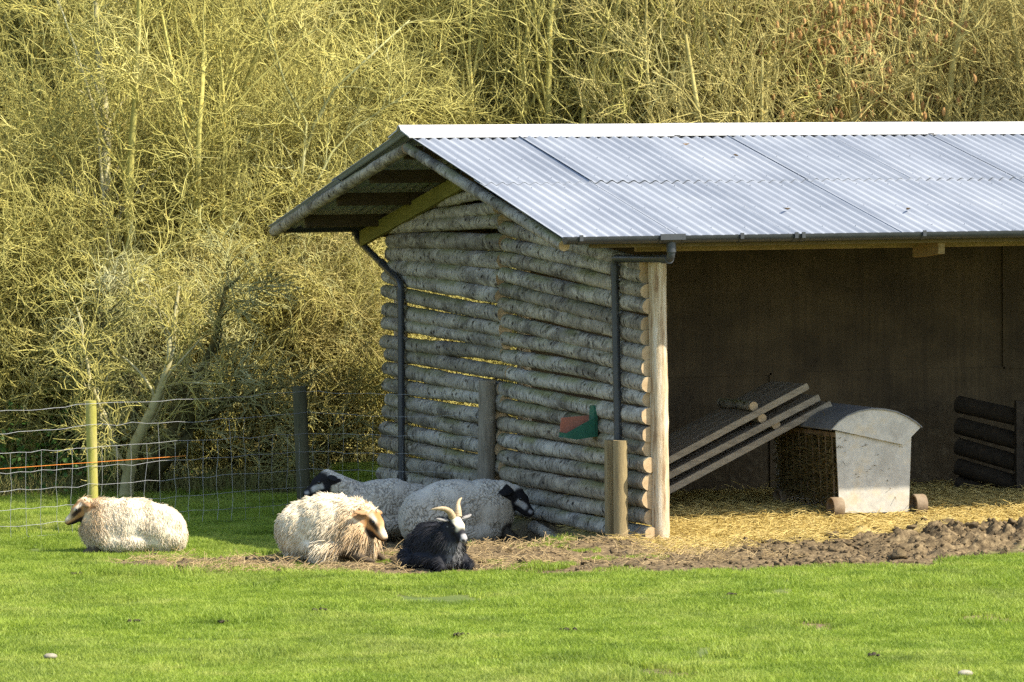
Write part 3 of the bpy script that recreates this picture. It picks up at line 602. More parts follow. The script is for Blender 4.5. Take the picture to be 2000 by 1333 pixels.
# ------------------------------------------------------------------ guard posts round the foot of the downpipe
def half_post(px, top, base, r, name, label, yaw):
    b = np.array([px[0], px[1], 0.]); z0 = -.22; mb = MB(); K = 8
    for_pts = [(b[0], b[1], z0+(top-z0)*t) for t in np.linspace(0, 1, K)]; g = rng.normal(0, .02, (K, 12)); g = g*.4+g.mean(0)
    mb.tube(for_pts, r, 12, True, rfun=lambda i, j: (1+g[i, j])*(1 if math.cos(2*math.pi*j/12+yaw) > -.5 else .55))
    o = mb.build(name, TANPOST, None, True, auto=45); tag(o, label, 'post', 'guard posts at the downpipe'); return o
p1 = onx(1189, 860, -.25); p2 = onx(1210, 860, -.25)
half_post((-.25, p1[1]+.02), p1[2], 0, .058, 'guard_post', 'tan half round guard post left of the pair at the downpipe', 0.5)
half_post((-.255, p2[1]-.03), p2[2], 0, .062, 'guard_post', 'tan half round guard post right of the pair at the downpipe', 2.6)

# ------------------------------------------------------------------ green drinker on the wall
dk = empty('wall_drinker', (-.11, 1.08, .84)); tag(dk, 'green plastic scoop drinker with faded red side fixed to the log wall', 'drinker')
MB().prism([(0, -.06, 0), (0, .06, 0), (0, .06, .22), (0, .035, .27), (0, -.035, .27), (0, -.06, .22)], (0, 0, 0), (-.03, 0, 0)).build('back_plate', GREENP, dk)
MB().prism([(-.03, -.075, .0), (-.03, -.075, .17), (-.30, -.075, .035), (-.32, -.075, .0), (-.20, -.075, -.02)], (0, 0, 0), (0, .014, 0)).build('side_plate', GREENP, dk)
MB().prism([(-.03, .075, .0), (-.03, .075, .18), (-.285, .075, .165), (-.30, .075, .02)], (0, 0, 0), (0, .014, 0)).build('red_plate', REDP, dk)
MB().prism([(-.03, -.06, 0), (-.30, -.06, .012), (-.32, -.06, .0), (-.20, -.06, -.02)], (0, 0, 0), (0, .135, 0)).build('trough', GREENP, dk)
MB().prism([(-.285, -.06, .012), (-.30, -.06, .04), (-.31, -.06, .04), (-.305, -.06, .005)], (0, 0, 0), (0, .135, 0)).build('lip', GREENP, dk)

# ------------------------------------------------------------------ stacked ramps
edges = [((1305, 892), (1574, 748), 'uppermost leaning plank ramp in the stack, log crossbars on top'), ((1305, 922), (1596, 770), 'middle leaning plank ramp between the two others'), ((1305, 951), (1619, 783), 'lowest leaning plank ramp in the stack, above the straw')]
for k, ((u1, v1), (u2, v2), lab) in enumerate(edges):
    A = ony(u1, v1, 1.3); B = ony(u2, v2, 1.3); d = B-A; L0 = np.linalg.norm(d); d /= L0; back = (A[2]-.13)/d[2]; A2 = A-d*min(back, .75); L = np.linalg.norm(B-A2); ang = math.atan2(d[2], d[0])
    r = empty('plank_ramp', tuple(A2)); r.rotation_euler = (0, -ang, 0); tag(r, lab, 'ramp', 'stacked plank ramps')
    for j in range(4):
        MB().box((L/2, .10+j*.20, -.03), (L-.004*j, .192, .035), bev=.004).build('plank', PLANK, r)
    MB().box((L/2, -.012, -.03), (L, .028, .06), bev=.004).build('edge_board', PLANK, r)
    for t in (.22, .76):
        mb = MB(); mb.tube([(L*t, .03, .027), (L*t, .4, .03), (L*t, .78, .027)], .042, 12, True, 0, 1); mb.build('crossbar', [BARK, ENDGRAIN], r, True, auto=50)

# ------------------------------------------------------------------ sheep feeder on wheels
fy = .68
def FX(u, v): q = ony(u, v, fy); return (q[0], q[2])
fx0, fz0 = FX(1707, 1004)
fd = empty('wheeled_feeder', (fx0, fy, fz0)); tag(fd, 'galvanised hay feeder with arched lid and small iron wheels on the straw', 'feeder')
def fp(u, v, y=0.0): x, z = FX(u, v); return (x-fx0, y, z-fz0)
LEN = 1.35
out = [fp(1640, 1003), fp(1775, 1000), fp(1780, 850), fp(1766, 868), fp(1632, 842)]
MB().prism(out, (0, 0, 0), (0, .012, 0)).build('end_panel', GALV, fd)
MB().prism([(q[0], LEN, q[2]) for q in out], (0, 0, 0), (0, .012, 0)).build('end_panel', GALV, fd)
arc = [(1620, 838), (1634, 822), (1652, 810), (1675, 801), (1700, 797), (1725, 798), (1748, 803), (1770, 813), (1786, 823), (1797, 833)]
lidp = [fp(u, v, -.03) for u, v in arc]+[fp(1762, 869, -.03)]
MB().prism(lidp, (0, 0, 0), (0, .018, 0)).build('lid_end', GALV, fd)
up_ = [fp(u, v, -.045) for u, v in arc]; lo_ = [(q[0], q[1], q[2]-.012) for q in up_[::-1]]
MB().prism(up_+lo_, (0, 0, 0), (0, LEN+.08, 0)).build('lid', simple('dull lid sheet', [(.3, (.16, .16, .155)), (.7, (.26, .255, .24))], 3, rough=.6, bmp=.1), fd)
MB().box((fp(1705, 1002)[0], LEN/2, .03), (.58, LEN-.05, .03)).build('floor_tray', GALV, fd)
MB().box((fp(1632, 850)[0]+.02, LEN/2, fp(1632, 846)[2]-.02), (.03, LEN-.03, .04)).build('top_rail', RUST, fd)
for j in range(9):
    y = .1+j*(LEN-.2)/8; a = fp(1640, 995); b = fp(1632, 850); MB().tube([(a[0], y, a[2]), (b[0]+.01, y, b[2])], .008, 6).build('rack_bar', RUST, fd)
    a = fp(1775, 995); b = fp(1780, 850); MB().tube([(a[0], y, a[2]), (b[0]-.01, y, b[2])], .008, 6).build('rack_bar', RUST, fd)
for u, v, yy in ((1634, 990, .02), (1796, 984, .02), (1634, 990, LEN-.15), (1796, 984, LEN-.15)):
    c = fp(u, v); R0 = .095; w = .052; mb = MB(); n = 24
    prof_ = [(-w, R0*.80), (-w, R0*.96), (-w*.8, R0), (w*.8, R0), (w, R0*.96), (w, R0*.80), (w*.3, R0*.78), (w*.3, .0), (-w*.3, .0), (-w*.3, R0*.78)]
    v_ = []; f_ = []
    for i in range(n):
        t = 2*math.pi*i/n
        for (xx, rr) in prof_: v_.append((c[0]+xx, yy+rr*math.cos(t), R0-.03+rr*math.sin(t)))
    m_ = len(prof_)
    for i in range(n):
        for j in range(m_): f_.append((i*m_+j, i*m_+(j+1) % m_, ((i+1) % n)*m_+(j+1) % m_, ((i+1) % n)*m_+j))
    mb.add(v_, f_); mb.build('wheel', RUST, fd, True, auto=40)
# hay inside
n = 5200; hx = rng.uniform(-.3, .28, n); hy = rng.uniform(.05, LEN-.05, n); hz = rng.uniform(.08, .66, n); hx = np.where(rng.uniform(size=n) < .5, -.30+rng.normal(0, .03, n), hx)
P, R = strands(n, hx, hy, hz, (.1, .26), .0028, .7); V, F = tubes([(P, R, 3)])
tag(link('hay', np_mesh('hay', V, F), simple('dry hay', [(.3, (.11, .08, .025)), (.7, (.22, .165, .06))], 9, bmp=0), None, loc=(fx0, fy, fz0)), 'dry hay stuffed inside the wheeled feeder', kind='stuff')

# ------------------------------------------------------------------ log hurdle in the dark right part
HWOOD = simple('dark hurdle wood', [(.3, (.030, .022, .014)), (.7, (.065, .048, .03))], 5, (3, 3, 3), .8, .4)  # one very dark brown for the rails and upright
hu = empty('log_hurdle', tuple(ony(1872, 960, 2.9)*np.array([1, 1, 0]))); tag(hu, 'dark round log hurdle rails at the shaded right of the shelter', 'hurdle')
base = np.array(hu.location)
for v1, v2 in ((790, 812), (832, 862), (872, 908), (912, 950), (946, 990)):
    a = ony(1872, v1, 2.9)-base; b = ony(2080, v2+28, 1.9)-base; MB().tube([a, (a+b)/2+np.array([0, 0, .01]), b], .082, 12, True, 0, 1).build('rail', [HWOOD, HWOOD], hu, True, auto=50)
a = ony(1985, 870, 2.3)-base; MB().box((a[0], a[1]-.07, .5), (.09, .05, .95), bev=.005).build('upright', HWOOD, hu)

# ------------------------------------------------------------------ wire fence
f1 = hit(183, 1043); f2 = hit(596, 1008); f3 = np.array([-.22, f2[1]-.35, 0.]); f3 = onx(948, 985, -.2); f0 = f1+(f1-f2)*.75
fence = empty('stock_fence', tuple(f1)); tag(fence, 'galvanised stock netting fence on round posts joining the log wall', 'fence'); fo = np.array(f1)
def fpost(p, topv, u, r, mat, lean=(0, 0)):
    d = ray(u, topv); t = np.dot(np.array(p[:2])-CAM[:2], d[:2])/np.dot(d[:2], d[:2]); zt = CAM[2]+d[2]*t
    post(p[0]-fo[0], p[1]-fo[1], gh(p[0], p[1])-.15-fo[2], zt-fo[2], r, mat, fence, 'post', lean); return zt
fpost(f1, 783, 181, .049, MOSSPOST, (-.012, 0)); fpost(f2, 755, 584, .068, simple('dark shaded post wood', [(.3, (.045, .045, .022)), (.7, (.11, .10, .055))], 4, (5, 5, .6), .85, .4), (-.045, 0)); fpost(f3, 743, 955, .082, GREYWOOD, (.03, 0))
FL = [f0-(f1-f0)*0, f1, f2, f3]
HT = [1.19, .99, .79, .615, .45, .28, .135, .02]
def fence_pt(s, h):
    """s in 0..3 along the fence"""
    i = min(int(s), 2); f = s-i; p = FL[i]*(1-f)+FL[i+1]*f; z = gh(FL[i][0], FL[i][1])*(1-f)+gh(FL[i+1][0], FL[i+1][1])*f
    return np.array([p[0]+.0, p[1]-.06, z+h-.02*math.sin(f*math.pi)*(h > .9)])-fo
for h in HT:
    MB().tube([fence_pt(s, h+rng.normal(0, .006)) for s in np.linspace(0, 2.0, 30)], .0021, 5, False).build('wire', WIRE, fence, True)
    MB().tube([fence_pt(s, h+rng.normal(0, .006)) for s in np.linspace(2.0, 2.96, 14)], .0013, 5, False).build('wire', WIRE, fence, True)
MB().tube([fence_pt(s, .655) for s in np.linspace(0, 1.42, 16)], .0024, 5, False).build('twine', ORANGE, fence, True)
ss = []; tot = [np.linalg.norm(FL[i+1]-FL[i]) for i in range(3)]
for i in range(3):
    k = int(tot[i]/.17)
    for j in range(k): ss.append(i+(j+.5)/k)
for s in ss:
    b_ = rng.normal(0, .012, 6); tp = .79 if rng.uniform() > .12 else .99
    hs = np.linspace(.02, tp, 6); pts = [fence_pt(s+b_[q]/3, hs[q]) for q in range(6)]; MB().tube(pts, .0018 if s < 1.7 else .0011, 4, False).build('stay_wire', WIRE, fence, True)

# ------------------------------------------------------------------ small loose things
def stone(u, v, s, lab):
    p = hit(u, v); bm = bmesh.new(); bmesh.ops.create_icosphere(bm, subdivisions=2, radius=s)
    for q in bm.verts: q.co *= 1+.25*mnoise.noise(q.co*9/s*.05+Vector((u, v, 0))); q.co.z *= .55; q.co.x *= 1.3
    me = bpy.data.meshes.new('stone'); bm.to_mesh(me); bm.free(); o = link('stone', me, STONE, None, True, loc=(p[0], p[1], p[2]+.035)); tag(o, lab, 'stone', 'loose stones on the grass')
stone(97, 1293, .036, 'small pale stone in the grass at lower left'); stone(1885, 1326, .04, 'flat pale stone on the grass at lower right')
for k, (u, v, lab) in enumerate(((1340, 285, 'dark dead leaf lying highest on the roof'), (1437, 306, 'brown dead leaf on the upper roof sheets'), (1537, 411, 'brown dead leaf lower on the roof, left one'), (1774, 411, 'brown dead leaf lower on the roof, right one'))):
    d = ray(u, v); n_ = np.array([0, -SL, 1.]); p0 = np.array([0, D/2, HR+.03]); t = np.dot(p0-CAM, n_)/np.dot(d, n_); p = CAM+d*t
    mb = MB(); K_ = .7; mb.add([(K_*a_, K_*b_, K_*c_) for a_, b_, c_ in [(-.05, 0, .012), (-.01, -.035, .0), (.05, 0, .016), (0, .035, .004), (0, 0, -.008), (-.05, 0, .015), (-.01, -.035, .003), (.05, 0, .019), (0, .035, .007), (0, 0, -.005)]], [(0, 1, 4), (1, 2, 4), (2, 3, 4), (3, 0, 4), (6, 5, 9), (7, 6, 9), (8, 7, 9), (5, 8, 9), (0, 5, 6, 1), (1, 6, 7, 2), (2, 7, 8, 3), (3, 8, 5, 0)])
    o = mb.build('dead_leaf', DEADLEAF, None, loc=tuple(p+np.array([0, 0, .01])), rot=(PIT, 0, k*1.3)); tag(o, lab, 'leaf', 'dead leaves on the roof')

# ------------------------------------------------------------------ TREES AND THICKET
OLIVE = twig_mat('lichened twigs', (.28, .255, .075), (.45, .40, .115), (.60, .53, .19), .34)
YELLOW = twig_mat('yellow willow bark', (.26, .235, .07), (.43, .385, .105), (.57, .51, .20), .45)
GREYT = twig_mat('grey hawthorn twigs', (.26, .25, .10), (.40, .38, .15), (.53, .50, .27), .2)
BROWNT = twig_mat('brown thicket twigs', (.29, .24, .085), (.43, .365, .125), (.56, .49, .19), .3)
DARKB = twig_mat('dark olive bark', (.05, .046, .02), (.10, .09, .035), (.19, .165, .07), .15)  # darkest of the bark colours, olive brown
PALEB = twig_mat('pale lichened bark', (.28, .25, .12), (.43, .39, .20), (.55, .51, .32), .45)

def shrub_batches(r, H, W, nst=7, l2=9, l3=9, l4=7, up=.12, wig=.22, rad=.035, tw=.62, droop=0.0):
    a = r.uniform(0, 6.28, nst); K = 8; P = np.empty((nst, K, 3)); P[:, 0] = np.stack([np.cos(a)*.12, np.sin(a)*.12, np.full(nst, -.15)], 1)
    sp = r.uniform(.1, 1.0, nst)*W/2/H; d = np.stack([np.cos(a)*sp, np.sin(a)*sp, np.ones(nst)], 1); d /= np.linalg.norm(d, axis=1, keepdims=True); L = H*r.uniform(.75, 1.15, nst)
    for k in range(1, K):
        P[:, k] = P[:, k-1]+d*(L/(K-1))[:, None]; d = d+r.normal(size=(nst, 3))*wig*.4; d[:, 2] += .05; d /= np.linalg.norm(d, axis=1, keepdims=True)
    R = rad*r.uniform(.6, 1.2, nst)[:, None]*np.linspace(1, .3, K)[None, :]
    A = spawn(P, R, l2, (H*.28, H*.55), .55, (.4, 1.2), up, wig, 7, .12, droop, r); B = spawn(*A, l3, (tw*.8, tw*1.7), .6, (.4, 1.3), up*.6, wig*.9, 5, .1, droop, r); C = spawn(*B, l4, (tw*.35, tw*.9), .7, (.4, 1.3), up*.4, wig*.9, 5, .1, droop, r)
    E_ = spawn(*C, 2, (tw*.22, tw*.6), .6, (.3, 1.1), up*.5, wig*.8, 4, .15, droop, r, (.0034, .0020))
    return [(P, R, 6), (A[0], A[1], 4)], [(B[0], B[1], 3), (C[0], C[1], 3), (E_[0], E_[1], 3)]
def shrub_mesh(name, *a, **k):
    t, c = shrub_batches(*a, **k); Vt, Ft = tubes(t); Vc, Fc = tubes(c); return np_mesh(name+'_trunk', Vt, Ft), np_mesh(name+'_crown', Vc, Fc)

# templates: 0-2 bushy shrubs, 3-5 upright thin-stemmed saplings, 6-7 brown tangle
TPL = []
specs = [(3.2, 3.2, dict(nst=8, l2=8, l3=7, l4=5)), (2.8, 3.4, dict(nst=9, l2=8, l3=7, l4=4, wig=.3)), (3.6, 2.6, dict(nst=8, l2=9, l3=7, l4=4, up=.2)),
         (5.0, 2.2, dict(nst=8, l2=8, l3=6, l4=3, up=.35, wig=.12, rad=.062)), (5.6, 2.8, dict(nst=7, l2=9, l3=6, l4=3, up=.4, wig=.10, rad=.065)), (4.4, 2.4, dict(nst=9, l2=8, l3=6, l4=3, up=.3, wig=.14, rad=.052)),
         (2.4, 3.6, dict(nst=10, l2=7, l3=7, l4=4, up=.0, wig=.35, droop=.05)), (2.0, 3.0, dict(nst=10, l2=7, l3=7, l4=4, up=-.02, wig=.4, droop=.08))]
for i, (H, W, kw) in enumerate(specs):
    TPL.append(shrub_mesh('template', np.random.default_rng(300+i), H, W, **kw))
def joined(i, mat):
    t, c = TPL[i]; vt = np.empty(len(t.vertices)*3, np.float32); t.vertices.foreach_get('co', vt); vc = np.empty(len(c.vertices)*3, np.float32); c.vertices.foreach_get('co', vc)
    ft = np.empty(len(t.loops), np.int32); t.loops.foreach_get('vertex_index', ft); fc = np.empty(len(c.loops), np.int32); c.loops.foreach_get('vertex_index', fc)
    me = np_mesh('thicket_piece', np.concatenate([vt.reshape(-1, 3), vc.reshape(-1, 3)]), np.concatenate([ft.reshape(-1, 4), fc.reshape(-1, 4)+len(t.vertices)])); return me
src = []
for k, (i, m) in enumerate(((0, OLIVE), (1, OLIVE), (2, YELLOW), (3, OLIVE), (4, YELLOW), (5, BROWNT), (6, BROWNT), (7, OLIVE), (3, BROWNT), (4, OLIVE), (5, OLIVE))):
    src.append(piece('thicket_%02d' % k, joined(i, m), m))
def thicket():
    P = []; I = []; S = []
    for (d0, d1, n, ids, umin, umax, smin, smax) in ((49.2, 52, 16, (0, 1, 2, 7), -150, 480, .95, 1.15), (48.6, 50.5, 20, (1, 7, 6, 1), -150, 820, .85, 1.05), (51.5, 58, 46, (0, 1, 2, 3, 4, 9), -200, 1100, .9, 1.3), (50.5, 58, 58, (3, 5, 8, 10, 4, 9, 5, 8), 950, 2250, .85, 1.25), (58, 72, 90, (0, 1, 2, 3, 4, 5, 8, 6, 9, 10), -300, 2400, 1.0, 1.5), (52, 66, 50, (6, 7, 1), -200, 2300, .8, 1.2)):
        for q in range(n):
            u = umin+(umax-umin)*(q+rng.uniform(0, 1))/n; d = rng.uniform(d0, d1); b = at(u, 700, d); x, y = b[0], b[1]
            if y < 9.6 and x > -2.8: y = 9.6+rng.uniform(.2, 1.5)
            P.append((x, y, gh(x, y)-.1)); I.append(rng.choice(ids)); S.append(rng.uniform(smin, smax))
    n = len(P); rot = np.zeros((n, 3)); rot[:, 2] = rng.uniform(0, 6.28, n); rot[:, :2] = rng.normal(0, .07, (n, 2))
    scatter('thicket', P, rot, S, I, src, 'dense leafless olive and brown thicket covering the slope behind')
thicket()

def tree_thing(name, label, cat, base, trunk_me, crown_me, tm, cm, group, rz=0, s=1.0):
    e = empty(name, base, rz); e.scale = (s, s, s); tag(e, label, cat, group)
    for nm, me, m in (('trunk', trunk_me, tm), ('crown', crown_me, cm)):
        if len(me.materials) == 0: me.materials.append(m)
        o = bpy.data.objects.new(nm, me); COL.objects.link(o); o.parent = e
        if me.materials[0] != m: o.material_slots[0].link = 'OBJECT'; o.material_slots[0].material = m
    return e

# trees with stems one can follow in the photograph: stems as pixel paths at a depth
def stem_tree(label, depth, base_uv, stems, mat_t, mat_c, dens=(8, 7, 4), L2=(.6, 1.4), up=.22, seed=0, tw=(.35, .8), group='leafless trees behind the shelter', angs=(.35, 1.0), wig=.2, t0=.25):
    r = np.random.default_rng(500+seed); b = at(base_uv[0], base_uv[1], depth); g = gh(b[0], b[1]); base = np.array([b[0], b[1], g])
    Ps = []; Rs = []
    for path, r0 in stems:
        dz = 0.0; pts = [base+np.array([r.normal(0, .04), r.normal(0, .04), -.15])]
        for (u, v) in path:
            dz += r.normal(0, .22); pts.append(at(u, v, depth+dz))
        P = smooth_poly(pts, 14); P[1:-1] += r.normal(0, .012, (12, 3)); Ps.append(P); Rs.append(r0*1.2*np.linspace(1, .16, 14))
    P = np.array(Ps)-base; R = np.array(Rs)
    A = spawn(P, R, dens[0], L2, .5, angs, up, wig, 8, t0, 0, r); B = spawn(*A, dens[1], (tw[0]*1.2, tw[1]*1.5), .55, (.4, 1.2), up*.7, wig*.9, 6, .12, 0, r); C = spawn(*B, dens[2], tw, .7, (.4, 1.2), up*.5, wig*1.0, 4, .1, 0, r)
    Vt, Ft = tubes([(P, R, 8), (A[0], A[1], 5)]); Vc, Fc = tubes([(B[0], B[1], 3), (C[0], C[1], 3)])
    mt = np_mesh('trunk', Vt, Ft); mt.polygons.foreach_set('use_smooth', np.ones(len(mt.polygons), bool))
    return tree_thing('bare_tree', label, 'tree', tuple(base), mt, np_mesh('crown', Vc, Fc), mat_t, mat_c, group)
G = 'leafless trees behind the shelter'
stem_tree('leafless tree with one pale upright stem, nearest the upper left corner', 48.2, (212, 900), [([(214, 560), (212, 330), (200, 180), (184, 0), (175, -150)], .082), ([(214, 560), (195, 260), (150, 90), (90, -60)], .03)], PALEB, OLIVE, seed=1, t0=.4, dens=(7, 6, 4))
stem_tree('slender leafless tree with orange lichened stem right of the pale stem', 48.1, (250, 900), [([(252, 500), (256, 260), (266, 120), (276, -120)], .07), ([(252, 480), (232, 250), (238, 60), (220, -80)], .025)], YELLOW, YELLOW, seed=2, t0=.4, dens=(7, 6, 4))
stem_tree('many stemmed yellow leafless tree spreading from one stool at upper left', 48.4, (380, 900), [([(378, 480), (378, 330), (355, 210), (322, 80), (300, -60)], .05), ([(380, 480), (384, 320), (372, 200), (350, 80), (330, -90)], .04), ([(380, 480), (384, 310), (392, 190), (400, 60), (404, -120)], .05), ([(382, 480), (392, 320), (420, 200), (470, 90), (540, -20)], .042), ([(382, 480), (398, 310), (440, 230), (520, 140), (610, 60)], .034)], YELLOW, YELLOW, dens=(7, 6, 4), seed=3, t0=.45)
stem_tree('leafless tree with two bright stems leaning right above the gable', 48.5, (436, 900), [([(440, 520), (444, 350), (470, 215), (490, 130), (524, 50), (550, -80)], .075), ([(450, 500), (462, 330), (505, 220), (560, 140), (640, 60)], .058), ([(438, 520), (432, 340), (440, 240), (430, 100), (440, -60)], .03)], YELLOW, YELLOW, seed=4, t0=.45, dens=(7, 6, 4))
stem_tree('thin forked grey leafless tree just left of the roof ridge', 48.9, (575, 900), [([(578, 480), (584, 340), (604, 250), (560, 170), (520, 60), (500, -60)], .03), ([(580, 480), (588, 335), (608, 245), (650, 175), (720, 110), (800, 40)], .034), ([(590, 440), (640, 300), (720, 230), (800, 180)], .026)], GREYT, OLIVE, seed=5, t0=.4, dens=(7, 6, 4))
for k, (u, d, stems, lab) in enumerate(((835, 52, [[(835, 400), (832, 230), (842, 120), (835, -80)], [(838, 400), (815, 220), (800, 60), (810, -90)]], 'pair of thin straight stems above the left end of the ridge'),
        (905, 51.5, [[(900, 400), (895, 240), (925, 150), (950, 20), (960, -100)], [(905, 380), (915, 220), (985, 130), (1060, 30)], [(898, 400), (880, 230), (870, 70), (850, -90)]], 'yellow multi stemmed leafless tree rising behind the left roof sheets'),
        (1040, 52, [[(1036, 400), (1020, 240), (1060, 150), (1130, 60), (1170, -60)], [(1040, 400), (1055, 230), (1140, 130), (1230, 70)], [(1030, 400), (1000, 200), (990, 50), (985, -90)]], 'arching yellow leafless tree above the second roof seam'))):
    stem_tree(lab, d, (u, 900), [(p, .032) for p in stems], YELLOW, OLIVE, seed=10+k, up=.25)
for k, (u, d, stems, mt, lab) in enumerate(((1360, 53.5, [[(1355, 400), (1350, 230), (1345, 120), (1360, -90)], [(1362, 390), (1375, 230), (1420, 120), (1460, 10)], [(1350, 400), (1310, 180), (1250, 120)]], GREYT, 'grey forked leafless tree above the middle of the roof'),
        (1545, 53, [[(1545, 400), (1535, 230), (1510, 150), (1490, 80), (1440, -20)], [(1548, 400), (1575, 230), (1545, 100), (1560, -90)]], GREYT, 'leaning pale leafless tree above the third roof sheet'),
        (1640, 52.5, [[(1640, 400), (1630, 230), (1640, 120), (1648, -90)], [(1645, 400), (1610, 220), (1570, 100), (1540, -60)], [(1642, 400), (1690, 200), (1720, 60), (1760, -80)]], BROWNT, 'leafless tree hung with red brown catkins above the roof'),
        (1790, 53.5, [[(1790, 400), (1785, 230), (1800, 100), (1790, -90)], [(1794, 400), (1830, 200), (1840, 60), (1870, -60)]], OLIVE, 'thin leafless tree with sparse catkins toward the right edge'),
        (1910, 54, [[(1908, 400), (1912, 230), (1905, 100), (1915, -90)], [(1912, 400), (1950, 180), (1960, 40), (1955, -90)]], PALEB, 'pale straight stemmed leafless tree nearest the upper right corner'))):
    t = stem_tree(lab, d, (u, 900), [(p, .05 if mt is not PALEB else .06) for p in stems], mt, OLIVE if k % 2 else BROWNT, seed=20+k, up=.38, wig=.15, dens=(10, 7, 4))
    if k in (1, 2, 3):      # hanging red-brown catkins
        n = (260, 620, 340)[k-1]; r = np.random.default_rng(60+k); base = np.array(t.location); V = []; F = []; off = 0
        P = np.array([at(rng.normal((1520, 1650, 1800)[k-1], (60, 95, 80)[k-1]), rng.uniform(-20, 240)*(1 if rng.uniform() < .85 else .5), d+rng.normal(-1.0, .5)) for _ in range(n)])-base
        Q = np.stack([P, P-np.array([0, 0, .035]), P-np.array([0, 0, .075]), P-np.array([0, 0, .10])], 1); Q[:, 1:, :2] += r.normal(0, .012, (n, 1, 2)); R = np.tile(np.array([.006, .02, .022, .006]), (n, 1))
        V, F = tubes([(Q, R, 5)]); o = link('catkins', np_mesh('catkins', V, F), simple('red brown catkin', [(.3, (.32, .16, .05)), (.7, (.48, .28, .10))], 8, bmp=0), t); o['kind'] = 'stuff'

# the near hawthorn behind the fence with its dark twisted trunk, and its neighbours
HW = [([(290, 905), (325, 860), (370, 790), (420, 660), (440, 570), (470, 540)], .075), ([(300, 930), (345, 880), (380, 840), (365, 760), (300, 720), (250, 640)], .06), ([(284, 920), (262, 840), (265, 760), (215, 700), (190, 560)], .05), ([(310, 900), (390, 820), (480, 770), (560, 830), (610, 880)], .045), ([(330, 860), (290, 760), (205, 590), (195, 480)], .045)]
stem_tree('spreading hawthorn with dark twisted trunk behind the fence at left', 47.0, (292, 975), HW, DARKB, GREYT, dens=(12, 8, 5), L2=(.5, 1.3), up=.1, seed=40, tw=(.2, .5), group='hawthorns behind the fence', wig=.32, t0=.3)
stem_tree('pale leaning trunk behind the fence just right of the mossy post', 46.3, (252, 985), [([(250, 930), (256, 870), (300, 800), (330, 700), (350, 560)], .065), ([(250, 930), (222, 860), (180, 760), (150, 600)], .035)], PALEB, OLIVE, dens=(9, 7, 5), L2=(.5, 1.2), up=.1, seed=41, tw=(.2, .5), group='hawthorns behind the fence', wig=.3)
stem_tree('pale leaning stem close beside the left end of the log wall', 49.3, (752, 975), [([(725, 900), (745, 800), (760, 700), (740, 560), (700, 430)], .055), ([(720, 900), (690, 800), (680, 650), (640, 520)], .03), ([(745, 940), (700, 830), (700, 760)], .022)], PALEB, YELLOW, dens=(8, 7, 5), L2=(.5, 1.2), up=.15, seed=42, tw=(.2, .5), group='hawthorns behind the fence', wig=.25)
GS = 'lichened shrubs behind the fence'
rows = [(20, 47.6, 0, 1.05, 'olive lichened shrub at the far left edge behind the netting'), (115, 48.0, 1, 1.15, 'shrub between the left edge and the mossy fence post'), (205, 48.4, 7, 1.1, 'low tangled shrub directly behind the mossy fence post'), (330, 48.8, 2, 1.0, 'tall shrub behind the dark twisted hawthorn'), (430, 49.0, 1, 1.05, 'yellowish shrub between hawthorn and dark fence post'), (520, 49.2, 0, 1.1, 'rounded lichened shrub left of the dark fence post'), (610, 49.4, 6, 1.25, 'brownish shrub behind the dark fence post'), (690, 49.9, 2, .98, 'pale yellow shrub below the rear roof overhang'), (70, 48.2, 2, 1.15, 'upright olive shrub standing second from the left edge'), (560, 50.2, 1, 1.2, 'broad shrub at mid height left of the overhang')]
for k, (u, d, i, s, lab) in enumerate(rows):
    b = at(u, 960, d); e = tree_thing('lichened_shrub', lab, 'shrub', (b[0], b[1], gh(b[0], b[1])), TPL[i][0], TPL[i][1], (OLIVE, GREYT, YELLOW)[k % 3], (OLIVE, OLIVE, GREYT, YELLOW)[k % 4], GS, rng.uniform(0, 6.28), s)

# ivy and weeds low down behind the fence
def leaves(n, x, y, z, s, mat, name, label):
    r = rng; a = r.uniform(0, 6.28, n); e = r.uniform(-.9, .9, n); sz = r.uniform(s*.6, s*1.3, n)
    d = np.stack([np.cos(a)*np.cos(e), np.sin(a)*np.cos(e), np.sin(e)], 1); w = np.cross(d, r.normal(size=(n, 3))); w /= np.linalg.norm(w, axis=1, keepdims=True); c = np.stack([x, y, z], 1); q = sz[:, None]
    nn = np.cross(d, w)*q*.18
    V = np.stack([c, c+d*q*.4+w*q*.42, c+d*q*1.2, c+d*q*.4-w*q*.42, c+d*q*.55+nn], 1).reshape(-1, 3); b = np.arange(n)*5
    F = np.concatenate([np.stack([b, b+1, b+4], 1), np.stack([b+1, b+2, b+4], 1), np.stack([b+2, b+3, b+4], 1), np.stack([b+3, b, b+4], 1)])
    o = link(name, np_mesh(name, V, F), mat); tag(o, label, kind='stuff')
IVY = leaf_mat('ivy leaf', [(.3, (.03, .075, .015)), (.55, (.075, .15, .025)), (.8, (.16, .25, .05))], .2, 6)
cl = [(20, 930, 47.6, 0.35), (60, 905, 47.4, 0.3), (90, 945, 47.2, 0.3), (200, 920, 48.6, 0.3), (330, 960, 48.6, 0.25), (560, 930, 50.2, 0.3), (600, 945, 49.8, 0.3), (540, 955, 49.6, 0.25), (640, 930, 50.2, 0.3), (735, 925, 50.4, 0.3), (755, 940, 50.2, 0.25), (150, 960, 47.2, 0.3), (430, 960, 49.2, 0.2), (1370, 215, 54, 0.5), (1290, 200, 54, 0.4), (590, 590, 51, 0.4), (380, 820, 49.5, 0.3), (700, 640, 50.8, 0.35), (5, 880, 47.8, 0.4), (130, 900, 47.6, 0.35), (230, 955, 48.6, 0.4), (280, 945, 48.6, 0.4), (480, 960, 49.2, 0.4), (660, 960, 49.6, 0.3), (380, 965, 48.7, 0.35), (50, 965, 47.2, 0.4)]
X = []
